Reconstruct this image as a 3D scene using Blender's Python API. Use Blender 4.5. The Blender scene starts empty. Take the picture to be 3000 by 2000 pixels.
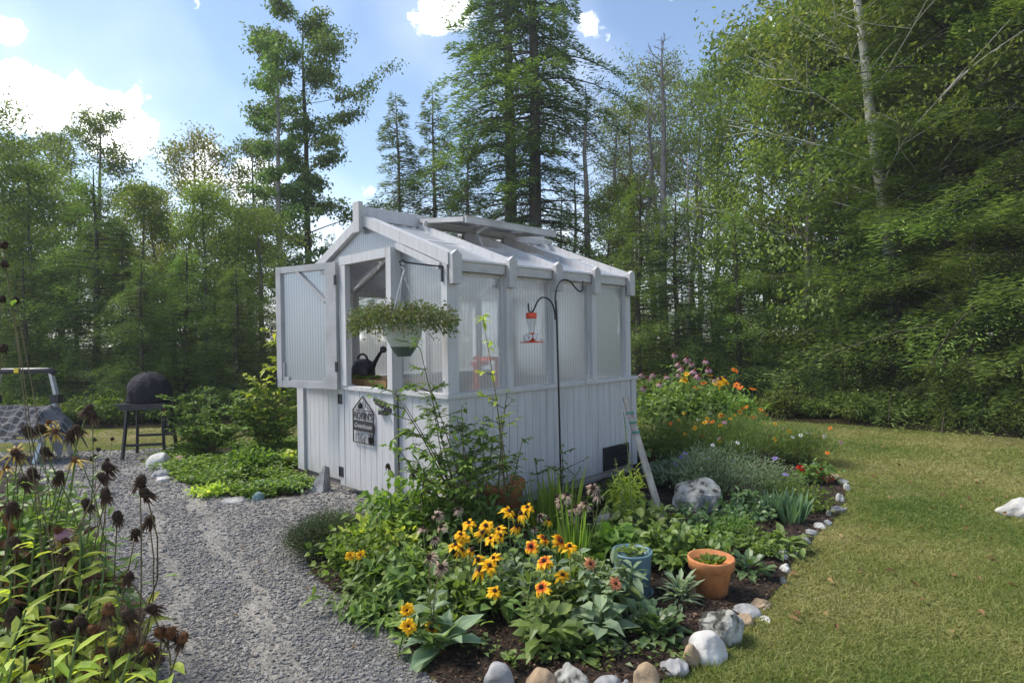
import bpy, bmesh, math, random
import numpy as np
from mathutils import Vector, Matrix, Euler
R = math.radians
sc = bpy.context.scene
col = sc.collection
# ---------------------------------------------------------------- camera
CH = 1.41; PITCH = -0.0077; ROLL = -0.014; FPX = 1743.77
cd = bpy.data.cameras.new('camera'); cam = bpy.data.objects.new('camera', cd); col.objects.link(cam)
cd.sensor_width = 36; cd.lens = FPX / 3000 * 36; cd.clip_start = 0.05; cd.clip_end = 3000
_F = Vector((0, math.cos(PITCH), math.sin(PITCH))); _u = Vector((0, -math.sin(PITCH), math.cos(PITCH))); _x = Vector((1, 0, 0))
CX = math.cos(ROLL) * _x + math.sin(ROLL) * _u; CU = -math.sin(ROLL) * _x + math.cos(ROLL) * _u
cam.matrix_world = Matrix(((CX.x, CU.x, -_F.x, 0), (CX.y, CU.y, -_F.y, 0), (CX.z, CU.z, -_F.z, CH), (0, 0, 0, 1)))
sc.camera = cam
def ray(x, y):      # x, y measured on the photograph shown 2352 wide
    return _F + CX * ((x * 1.27551 - 1500) / FPX) - CU * ((y * 1.27551 - 1000) / FPX)
def gd(x, y, z=0.0):
    d = ray(x, y); t = (z - CH) / d.z; return Vector((d.x * t, d.y * t, z))
def dp(x, y, Y):
    d = ray(x, y); t = Y / d.y; return Vector((d.x * t, Y, CH + d.z * t))
# ---------------------------------------------------------------- light
SUN_EL, SUN_AZ = 52, -76          # azimuth measured from +Y (view direction), negative = left
EXPO = 1.42
W = bpy.data.worlds.new('World'); sc.world = W; W.use_nodes = True
nt = W.node_tree; nt.nodes.clear()
def N(t, **k):
    n = nt.nodes.new(t)
    for a, b in k.items(): setattr(n, a, b)
    return n
def math_(nt, op, a, b=None, c=None, clamp=False):
    n = nt.nodes.new('ShaderNodeMath'); n.operation = op; n.use_clamp = clamp
    for i, v in enumerate((a, b, c)):
        if v is None: continue
        if isinstance(v, (int, float)): n.inputs[i].default_value = v
        else: nt.links.new(v, n.inputs[i])
    return n.outputs[0]
sky = N('ShaderNodeTexSky', sky_type='NISHITA', sun_disc=False)
sky.sun_elevation = R(SUN_EL); sky.sun_rotation = R(SUN_AZ); sky.altitude = 100; sky.air_density = 1.0; sky.dust_density = 0.3; sky.ozone_density = 1.1
tc = N('ShaderNodeTexCoord'); D = tc.outputs['Generated']
nz = N('ShaderNodeTexNoise'); nz.inputs['Scale'].default_value = 9; nz.inputs['Detail'].default_value = 9; nz.inputs['Roughness'].default_value = 0.62
nt.links.new(D, nz.inputs['Vector'])
nz2 = N('ShaderNodeTexNoise'); nz2.inputs['Scale'].default_value = 3.2; nz2.inputs['Detail'].default_value = 3
nt.links.new(D, nz2.inputs['Vector'])
blobs = [(20,250,95,1.0),(100,270,50,.9),(215,205,62,1.0),(290,255,92,1.1),(345,290,55,1),(110,195,40,.9),(60,350,60,.9),(470,375,80,1.05),(560,400,70,1),(1012,25,58,1.15),(1345,40,40,.75),(15,85,26,.8),(760,420,60,.75),(860,440,60,.8),(380,350,36,.8)]
acc = None
for (x, y, r, s) in blobs:
    c = ray(x, y).normalized(); rr = r * 1.27551 / FPX * 1.0
    dn = N('ShaderNodeVectorMath', operation='DISTANCE'); nt.links.new(D, dn.inputs[0]); dn.inputs[1].default_value = c
    m = math_(nt, 'MULTIPLY_ADD', dn.outputs['Value'], -s / rr, s)
    acc = m if acc is None else math_(nt, 'MAXIMUM', acc, m)
acc = math_(nt, 'MAXIMUM', acc, -0.6)
nn = math_(nt, 'MULTIPLY_ADD', nz.outputs['Fac'], 5.4, -2.9)
cl = math_(nt, 'ADD', acc, nn)
cl = math_(nt, 'MULTIPLY', cl, 2.0, clamp=True)
sx = N('ShaderNodeSeparateXYZ'); nt.links.new(D, sx.inputs[0])
hz = math_(nt, 'MULTIPLY_ADD', sx.outputs['Z'], -3.3, .86, clamp=True)       # pale haze bank low in the sky
hz = math_(nt, 'MULTIPLY', hz, math_(nt, 'MULTIPLY_ADD', nz2.outputs['Fac'], 1.6, -0.1), clamp=True)
thin = math_(nt, 'MULTIPLY', math_(nt, 'MULTIPLY_ADD', nz2.outputs['Fac'], 3.0, -1.45, clamp=True), 0.28)
alls = math_(nt, 'MAXIMUM', math_(nt, 'MAXIMUM', cl, hz), thin)
mx = N('ShaderNodeMix', data_type='RGBA')
nt.links.new(alls, mx.inputs[0]); nt.links.new(sky.outputs[0], mx.inputs[6]); 
cmx = N('ShaderNodeMix', data_type='RGBA'); nt.links.new(math_(nt, 'MULTIPLY_ADD', nz.outputs['Fac'], 4.0, -1.5, clamp=True), cmx.inputs[0]); cmx.inputs[6].default_value = (9.2, 9.6, 10.2, 1); cmx.inputs[7].default_value = (13.5, 13.5, 13.5, 1); nt.links.new(cmx.outputs[2], mx.inputs[7])
bg = N('ShaderNodeBackground'); bg.inputs['Strength'].default_value = 0.08
wo = N('ShaderNodeOutputWorld'); nt.links.new(mx.outputs[2], bg.inputs[0]); nt.links.new(bg.outputs[0], wo.inputs[0])
sl = bpy.data.lights.new('sun', 'SUN'); sun = bpy.data.objects.new('sun', sl); col.objects.link(sun)
sl.energy = 2.4; sl.angle = R(20); sl.color = (1, .93, .82)
sd = Vector((math.sin(R(SUN_AZ)) * math.cos(R(SUN_EL)), math.cos(R(SUN_AZ)) * math.cos(R(SUN_EL)), math.sin(R(SUN_EL))))
sun.rotation_euler = sd.to_track_quat('Z', 'Y').to_euler()
sc.view_settings.view_transform = 'Standard'; sc.view_settings.look = 'None'; sc.view_settings.gamma = 1; sc.view_settings.exposure = EXPO
sc.view_settings.use_curve_mapping = False
sc.cycles.max_bounces = 6; sc.cycles.diffuse_bounces = 3; sc.cycles.transmission_bounces = 6; sc.cycles.transparent_max_bounces = 8
# ---------------------------------------------------------------- materials
def newmat(name):
    m = bpy.data.materials.new(name); m.use_nodes = True; n = m.node_tree; n.nodes.clear(); return m, n
def ramp(n, fac, stops):
    r = n.nodes.new('ShaderNodeValToRGB'); e = r.color_ramp.elements
    while len(e) < len(stops): e.new(0.5)
    for i, (p, c) in enumerate(stops): e[i].position = p; e[i].color = (*c, 1)
    n.links.new(fac, r.inputs[0]); return r.outputs[0]
def noise(n, scale, detail=4, rough=.55, vec=None, coord='Object', stretch=None):
    t = n.nodes.new('ShaderNodeTexCoord'); o = vec if vec is not None else t.outputs[coord]
    if stretch:
        mp = n.nodes.new('ShaderNodeMapping'); mp.inputs['Scale'].default_value = stretch; n.links.new(o, mp.inputs[0]); o = mp.outputs[0]
    z = n.nodes.new('ShaderNodeTexNoise'); z.inputs['Scale'].default_value = scale; z.inputs['Detail'].default_value = detail; z.inputs['Roughness'].default_value = rough
    n.links.new(o, z.inputs['Vector']); return z.outputs['Fac']
def surf(name, stops, scale=8, rough=.7, bump=.2, bscale=None, metal=0, spec=.4, stretch=None, detail=5, bdist=.01, coord='Object'):
    m, n = newmat(name); p = n.nodes.new('ShaderNodeBsdfPrincipled'); o = n.nodes.new('ShaderNodeOutputMaterial')
    f = noise(n, scale, detail, stretch=stretch, coord=coord); c = ramp(n, f, stops); n.links.new(c, p.inputs['Base Color'])
    p.inputs['Roughness'].default_value = rough; p.inputs['Metallic'].default_value = metal; p.inputs['Specular IOR Level'].default_value = spec
    if bump:
        b = n.nodes.new('ShaderNodeBump'); b.inputs['Strength'].default_value = bump; b.inputs['Distance'].default_value = bdist
        n.links.new(noise(n, bscale or scale * 3, 6, .6, stretch=stretch, coord=coord), b.inputs['Height']); n.links.new(b.outputs[0], p.inputs['Normal'])
    n.links.new(p.outputs[0], o.inputs[0]); return m
def leafmat(name, cols, trans=.35, rough=.5, spec=.25, nscale=.8, hue=.35, sat=.93):
    m, n = newmat(name); o = n.nodes.new('ShaderNodeOutputMaterial')
    g = n.nodes.new('ShaderNodeNewGeometry')
    oi = n.nodes.new('ShaderNodeObjectInfo')
    nf = noise(n, nscale, 3)
    a = math_(n, 'MULTIPLY', g.outputs['Random Per Island'], 1 - hue); b = math_(n, 'MULTIPLY_ADD', nf, hue * 2.4, -hue * .7)
    f = math_(n, 'ADD', a, b, clamp=True)
    k = len(cols); c = ramp(n, f, [(i / (k - 1), cc) for i, cc in enumerate(cols)])
    hs = n.nodes.new('ShaderNodeHueSaturation'); n.links.new(c, hs.inputs['Color'])
    hs.inputs['Saturation'].default_value = sat; n.links.new(math_(n, 'MULTIPLY_ADD', oi.outputs['Random'], .03, .482), hs.inputs['Hue']); n.links.new(math_(n, 'MULTIPLY_ADD', oi.outputs['Random'], .46, .75), hs.inputs['Value'])
    p = n.nodes.new('ShaderNodeBsdfPrincipled'); n.links.new(hs.outputs[0], p.inputs['Base Color']); p.inputs['Roughness'].default_value = rough; p.inputs['Specular IOR Level'].default_value = spec
    t = n.nodes.new('ShaderNodeBsdfTranslucent'); m2 = n.nodes.new('ShaderNodeMix'); m2.data_type = 'RGBA'; m2.blend_type = 'MULTIPLY'; m2.inputs[0].default_value = 1
    n.links.new(hs.outputs[0], m2.inputs[6]); m2.inputs[7].default_value = (1.6, 1.7, .7, 1); n.links.new(m2.outputs[2], t.inputs[0])
    ms = n.nodes.new('ShaderNodeMixShader'); ms.inputs[0].default_value = trans
    n.links.new(p.outputs[0], ms.inputs[1]); n.links.new(t.outputs[0], ms.inputs[2]); n.links.new(ms.outputs[0], o.inputs[0]); return m
M = {}
M['paint'] = surf('white_paint', [(.25, (.34, .335, .335)), (.42, (.44, .44, .45)), (.75, (.50, .50, .52))], 9, .55, .25, 60, stretch=(2.5, 2.5, .22), detail=9)
n = M['paint'].node_tree; pb = [q for q in n.nodes if q.type == 'BSDF_PRINCIPLED'][0]; src = pb.inputs['Base Color'].links[0].from_socket
t_ = n.nodes.new('ShaderNodeTexCoord'); sp_ = n.nodes.new('ShaderNodeSeparateXYZ'); n.links.new(t_.outputs['Object'], sp_.inputs[0])
gz = math_(n, 'MULTIPLY', math_(n, 'MULTIPLY_ADD', sp_.outputs['Z'], -3.2, .95, clamp=True), math_(n, 'MULTIPLY_ADD', noise(n, 14, 6, .7), 3.0, -1.05, clamp=True))   # soil splash low on the boards
gx_ = n.nodes.new('ShaderNodeMix'); gx_.data_type = 'RGBA'; n.links.new(math_(n, 'MULTIPLY', gz, .6), gx_.inputs[0]); n.links.new(src, gx_.inputs[6]); gx_.inputs[7].default_value = (.22, .19, .14, 1); n.links.new(gx_.outputs[2], pb.inputs['Base Color'])
M['paint2'] = surf('weathered_paint', [(.2, (.27, .265, .265)), (.5, (.40, .395, .40)), (.8, (.46, .455, .46))], 5, .6, .2, 40)
M['beam'] = surf('grey_beam', [(.3, (.16, .14, .12)), (.7, (.36, .33, .30))], 6, .85, .4, 30, stretch=(.3, .3, 2))
M['wood'] = surf('weathered_wood', [(.3, (.17, .155, .14)), (.7, (.34, .32, .29))], 4, .85, .5, 30, stretch=(4, 4, .4))
M['bench'] = surf('bench_wood', [(.3, (.25, .13, .05)), (.7, (.42, .25, .10))], 4, .7, .3, 30, stretch=(.5, 5, 5))
M['black'] = surf('black_metal', [(.3, (.012, .012, .014)), (.7, (.03, .03, .034))], 20, .45, .1, 80)
M['dkplastic'] = surf('dark_plastic', [(.3, (.018, .018, .024)), (.7, (.03, .03, .038))], 6, .38, .05, 60)
M['cover'] = surf('grill_cover_cloth', [(.3, (.014, .014, .018)), (.7, (.026, .026, .033))], 4, .8, .8, 9, bdist=.05, spec=.15)
M['alu'] = surf('grey_aluminium', [(.3, (.33, .34, .36)), (.7, (.52, .53, .55))], 8, .4, .1, 60, metal=.4)
M['yellow'] = surf('yellow_sticker', [(.3, (.7, .5, .02)), (.7, (.8, .6, .03))], 8, .5, 0)
M['terra'] = surf('terracotta', [(.3, (.26, .10, .045)), (.45, (.42, .165, .06)), (.7, (.52, .21, .075))], 16, .8, .2, 60)
M['bluepot'] = surf('blue_glaze', [(.3, (.06, .12, .16)), (.7, (.11, .19, .235))], 5, .45, .15, 30, stretch=(.4, .4, 3))
M['potlite'] = surf('pale_green_plastic', [(.3, (.36, .39, .35)), (.7, (.42, .45, .41))], 5, .5, 0)
M['potdark'] = surf('dark_green_plastic', [(.3, (.055, .075, .07)), (.7, (.08, .10, .09))], 5, .5, 0)
M['red'] = surf('red_plastic', [(.3, (.55, .05, .015)), (.7, (.65, .08, .02))], 5, .35, 0)
M['wire'] = surf('pale_wire', [(.3, (.4, .4, .42)), (.7, (.6, .6, .62))], 5, .4, 0, metal=.3)
M['bark'] = surf('grey_bark', [(.3, (.07, .06, .055)), (.7, (.20, .18, .165))], 6, .9, .8, 18, stretch=(1, 1, .25), bdist=.04)
M['barkpale'] = surf('pale_grey_bark', [(.3, (.16, .14, .135)), (.7, (.34, .31, .30))], 6, .9, .6, 18, stretch=(1, 1, .3), bdist=.03)
M['barkdark'] = surf('dark_bark', [(.3, (.028, .023, .02)), (.7, (.09, .075, .065))], 6, .9, .8, 18, stretch=(1, 1, .25), bdist=.04)
M['birch'] = surf('birch_bark', [(.33, (.05, .045, .04)), (.42, (.45, .43, .40)), (.7, (.66, .64, .60))], 3.5, .8, .3, 18, stretch=(1, 1, 3.5))
M['stem'] = surf('green_stem', [(.3, (.06, .10, .025)), (.7, (.13, .19, .05))], 9, .6, 0)
M['stembrown'] = surf('brown_stem', [(.3, (.06, .045, .02)), (.7, (.16, .13, .06))], 9, .7, 0)
M['soil'] = surf('mulch_soil', [(.3, (.012, .008, .006)), (.55, (.035, .022, .015)), (.8, (.10, .06, .04))], 30, .95, 1, 60, bdist=.03)
def rockmat(name, stops, s=9): return surf(name, stops, s, .85, .5, 30, bdist=.02, detail=8)
M['rock_grey'] = rockmat('grey_rock', [(.3, (.12, .12, .125)), (.5, (.27, .27, .275)), (.75, (.42, .42, .43))])
M['rock_tan'] = rockmat('tan_rock', [(.3, (.16, .11, .07)), (.5, (.30, .22, .14)), (.75, (.42, .34, .24))], 5)
M['rock_white'] = rockmat('pale_rock', [(.3, (.25, .25, .24)), (.5, (.46, .45, .43)), (.75, (.60, .59, .57))], 5)
M['rock_lichen'] = rockmat('lichen_rock', [(.38, (.03, .03, .025)), (.46, (.22, .22, .20)), (.7, (.50, .50, .48))], 12)
M['rock_blue'] = rockmat('teal_stone', [(.3, (.10, .17, .18)), (.7, (.17, .26, .27))], 4)
M['lf_conifer'] = leafmat('conifer_needles', [(0.03, 0.0567, 0.0156), (0.072, 0.1288, 0.0289), (0.1502, 0.2269, 0.0471), (0.3158, 0.3867, 0.0787)], .25, .6, .2, .5)
M['lf_hemlock'] = leafmat('hemlock_needles', [(0.0346, 0.0692, 0.0163), (0.0868, 0.1543, 0.0325), (0.1734, 0.266, 0.0545), (0.376, 0.4787, 0.0952)], .25, .55, .2, .7)
M['lf_pine'] = leafmat('pine_needles', [(0.0366, 0.0834, 0.0235), (0.0917, 0.1807, 0.0426), (0.168, 0.2779, 0.0614), (0.2597, 0.3614, 0.0827)], .25, .6, .2, .5)
M['lf_decid'] = leafmat('leaves', [(0.0361, 0.0665, 0.0149), (0.0817, 0.1331, 0.0259), (0.1543, 0.207, 0.0407), (0.2722, 0.2958, 0.0648)], .4, .5, .25, .5)
M['lf_decid2'] = leafmat('yellowing_leaves', [(0.0729, 0.1092, 0.0218), (0.164, 0.2186, 0.0365), (0.2732, 0.2732, 0.0455), (0.3825, 0.2368, 0.0546)], .4, .5, .25, .35, .5)
M['lf_birch'] = leafmat('birch_leaves', [(0.0509, 0.086, 0.019), (0.1102, 0.1649, 0.0342), (0.1866, 0.2438, 0.0493), (0.3054, 0.3369, 0.0759)], .4, .45, .3, .6)
M['lf_pale'] = leafmat('pale_leaves', [(0.0862, 0.1437, 0.0431), (0.1581, 0.2444, 0.0646), (0.2444, 0.345, 0.0862)], .4, .5, .25, .8)
M['lf_gold'] = leafmat('yellow_green_leaves', [(0.16, 0.2473, 0.029), (0.291, 0.3928, 0.0437), (0.4364, 0.5237, 0.0655), (0.5527, 0.5237, 0.0727)], .45, .45, .25, 2)
M['lf_bright'] = leafmat('bright_green_leaves', [(0.0444, 0.1, 0.0133), (0.0945, 0.1777, 0.0223), (0.1666, 0.2666, 0.0355), (0.2444, 0.3332, 0.0556)], .4, .45, .25, 2)
M['lf_mid'] = leafmat('green_leaves', [(0.07, 0.1242, 0.0274), (0.1378, 0.2173, 0.0488), (0.2375, 0.3313, 0.0683)], .35, .45, .35, 3)
M['lf_grey'] = leafmat('grey_green_leaves', [(0.121, 0.1815, 0.1059), (0.1967, 0.2722, 0.1588), (0.3025, 0.3932, 0.2269)], .3, .6, .3, 4)
M['lf_dark'] = leafmat('dark_glossy_leaves', [(0.0416, 0.0912, 0.033), (0.0811, 0.1623, 0.0588), (0.1391, 0.2333, 0.0826)], .25, .35, .5, 3)
M['lf_blue'] = leafmat('blue_green_blades', [(.06, .12, .075), (.11, .19, .11), (.19, .29, .16)], .3, .5, .3, 4)
M['lf_brown'] = leafmat('dry_leaves', [(.03, .016, .008), (.075, .04, .018), (.15, .085, .035)], .25, .8, .1, 4)
M['lf_trail'] = leafmat('trailing_leaves', [(.045, .08, .025), (.085, .13, .04), (.15, .18, .065), (.15, .075, .05)], .3, .5, .3, 14)
M['grass'] = leafmat('grass_blades', [(0.0601, 0.1144, 0.0199), (0.1201, 0.1773, 0.0331), (0.2184, 0.2288, 0.0663), (0.2948, 0.2688, 0.1105), (0.3931, 0.3432, 0.1878)], .3, .7, .15, .75, .6)
def petalmat(name, stops, scale=1.0, trans=.3):
    m, n = newmat(name); o = n.nodes.new('ShaderNodeOutputMaterial'); t = n.nodes.new('ShaderNodeTexCoord')
    v = n.nodes.new('ShaderNodeVectorMath'); v.operation = 'LENGTH'; n.links.new(t.outputs['Object'], v.inputs[0])
    f = math_(n, 'MULTIPLY', v.outputs['Value'], scale); f = math_(n, 'ADD', f, math_(n, 'MULTIPLY_ADD', noise(n, 60, 3), .5, -.25))
    c = ramp(n, f, stops); p = n.nodes.new('ShaderNodeBsdfPrincipled'); n.links.new(c, p.inputs['Base Color']); p.inputs['Roughness'].default_value = .6; p.inputs['Specular IOR Level'].default_value = .2
    tr = n.nodes.new('ShaderNodeBsdfTranslucent'); n.links.new(c, tr.inputs[0]); ms = n.nodes.new('ShaderNodeMixShader'); ms.inputs[0].default_value = trans
    n.links.new(p.outputs[0], ms.inputs[1]); n.links.new(tr.outputs[0], ms.inputs[2]); n.links.new(ms.outputs[0], o.inputs[0]); return m
M['pt_susan'] = petalmat('golden_petals', [(.18, (.45, .10, .008)), (.42, (.82, .42, .01)), (.9, (.88, .55, .02))], 22)
M['pt_red'] = petalmat('red_gold_petals', [(.3, (.36, .035, .006)), (.55, (.66, .20, .008)), (.8, (.88, .52, .02))], 22)
M['pt_yellow'] = petalmat('yellow_petals', [(.2, (.65, .32, .01)), (.7, (.85, .55, .02))], 22)
M['pt_pink'] = petalmat('pink_petals', [(.2, (.42, .20, .27)), (.9, (.58, .36, .44))], 22)
M['pt_peach'] = petalmat('peach_petals', [(.3, (.65, .20, .08)), (.9, (.78, .50, .30))], 22)
M['pt_dead'] = petalmat('faded_petals', [(.2, (.24, .15, .11)), (.9, (.66, .52, .42))], 22)
M['pt_brown'] = petalmat('shrivelled_petals', [(.2, (.035, .02, .013)), (.9, (.15, .09, .055))], 22)
M['pt_dull'] = petalmat('dull_yellow_petals', [(.2, (.35, .20, .02)), (.9, (.55, .42, .10))], 22)
M['pt_scarlet'] = petalmat('scarlet_petals', [(.2, (.5, .02, .01)), (.9, (.75, .05, .03))], 22)
M['pt_orange'] = petalmat('orange_petals', [(.2, (.6, .14, .01)), (.9, (.8, .27, .02))], 22)
M['pt_purple'] = petalmat('lilac_petals', [(.2, (.22, .17, .42)), (.9, (.38, .32, .60))], 22)
M['pt_white'] = petalmat('white_petals', [(.2, (.6, .6, .55)), (.9, (.75, .75, .72))], 22)
M['cone'] = surf('dark_cone', [(.3, (.02, .012, .008)), (.7, (.085, .05, .028))], 90, .9, 1, 200)
M['conerust'] = surf('rusty_cone', [(.3, (.07, .03, .012)), (.7, (.24, .10, .035))], 90, .9, 1, 200)
# polycarbonate sheet: fluted, milky, lets blurred light through
def poly(nm='fluted_polycarbonate', see=.68, gl=.10, dfc=.6, dc=.62):
    m, n = newmat(nm); o = n.nodes.new('ShaderNodeOutputMaterial'); t = n.nodes.new('ShaderNodeTexCoord')
    w = n.nodes.new('ShaderNodeTexWave'); w.bands_direction = 'DIAGONAL'; w.inputs['Scale'].default_value = 18
    mp = n.nodes.new('ShaderNodeMapping'); mp.inputs['Scale'].default_value = (1, 1, 0); n.links.new(t.outputs['Object'], mp.inputs[0]); n.links.new(mp.outputs[0], w.inputs['Vector'])
    b = n.nodes.new('ShaderNodeBump'); b.inputs['Strength'].default_value = .22; b.inputs['Distance'].default_value = .003; n.links.new(w.outputs['Fac'], b.inputs['Height'])
    g = n.nodes.new('ShaderNodeBsdfGlossy'); g.inputs['Roughness'].default_value = .3; n.links.new(b.outputs[0], g.inputs['Normal']); g.inputs['Color'].default_value = (.85, .88, .92, 1)
    rf = n.nodes.new('ShaderNodeBsdfRefraction'); rf.inputs['Roughness'].default_value = .22; rf.inputs['IOR'].default_value = 1.03; n.links.new(b.outputs[0], rf.inputs['Normal']); rf.inputs['Color'].default_value = (.92, .94, .96, 1)
    tl = n.nodes.new('ShaderNodeBsdfTranslucent'); tl.inputs[0].default_value = (.88, .90, .93, 1)
    df = n.nodes.new('ShaderNodeBsdfDiffuse'); df.inputs[0].default_value = (dc, dc * 1.02, dc * 1.06, 1)
    def mix(f, a, c):
        s = n.nodes.new('ShaderNodeMixShader')
        if isinstance(f, float): s.inputs[0].default_value = f
        else: n.links.new(f, s.inputs[0])
        n.links.new(a, s.inputs[1]); n.links.new(c, s.inputs[2]); return s.outputs[0]
    a = mix(dfc, df.outputs[0], tl.outputs[0]); a = mix(math_(n, 'MULTIPLY_ADD', w.outputs['Fac'], .12, see - .06), a, rf.outputs[0])
    fr = n.nodes.new('ShaderNodeFresnel'); fr.inputs[0].default_value = 1.5
    a = mix(math_(n, 'MULTIPLY_ADD', fr.outputs[0], 1.1, gl, clamp=True), a, g.outputs[0])
    n.links.new(a, o.inputs[0]); return m
M['poly'] = poly(); M['polyroof'] = poly('milky_roof_panel', .24, .08, .45, .92)
def glassm():
    m, n = newmat('clear_plastic'); o = n.nodes.new('ShaderNodeOutputMaterial'); t = n.nodes.new('ShaderNodeBsdfTransparent'); t.inputs[0].default_value = (.85, .86, .88, 1)
    g = n.nodes.new('ShaderNodeBsdfGlossy'); g.inputs['Roughness'].default_value = .08; s = n.nodes.new('ShaderNodeMixShader'); s.inputs[0].default_value = .22
    n.links.new(t.outputs[0], s.inputs[1]); n.links.new(g.outputs[0], s.inputs[2]); n.links.new(s.outputs[0], o.inputs[0]); return m
M['glass'] = glassm()
def plaid():
    m, n = newmat('plaid_tarp'); o = n.nodes.new('ShaderNodeOutputMaterial'); t = n.nodes.new('ShaderNodeTexCoord'); p = n.nodes.new('ShaderNodeBsdfPrincipled')
    c = n.nodes.new('ShaderNodeTexBrick'); c.inputs['Scale'].default_value = 6; c.inputs['Color1'].default_value = (.015, .015, .018, 1); c.inputs['Color2'].default_value = (.05, .05, .055, 1); c.inputs['Mortar'].default_value = (.20, .20, .21, 1); c.inputs['Mortar Size'].default_value = .02; c.offset = 0
    n.links.new(t.outputs['Object'], c.inputs['Vector'])
    x = n.nodes.new('ShaderNodeMix'); x.data_type = 'RGBA'; n.links.new(ramp(n, noise(n, 2.2, 3), [(.50, (0, 0, 0)), (.56, (1, 1, 1))]), x.inputs[0]); n.links.new(c.outputs[0], x.inputs[6]); x.inputs[7].default_value = (.13, .13, .14, 1)
    n.links.new(x.outputs[2], p.inputs['Base Color']); p.inputs['Roughness'].default_value = .8; n.links.new(p.outputs[0], o.inputs[0]); return m
M['plaid'] = plaid()
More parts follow.
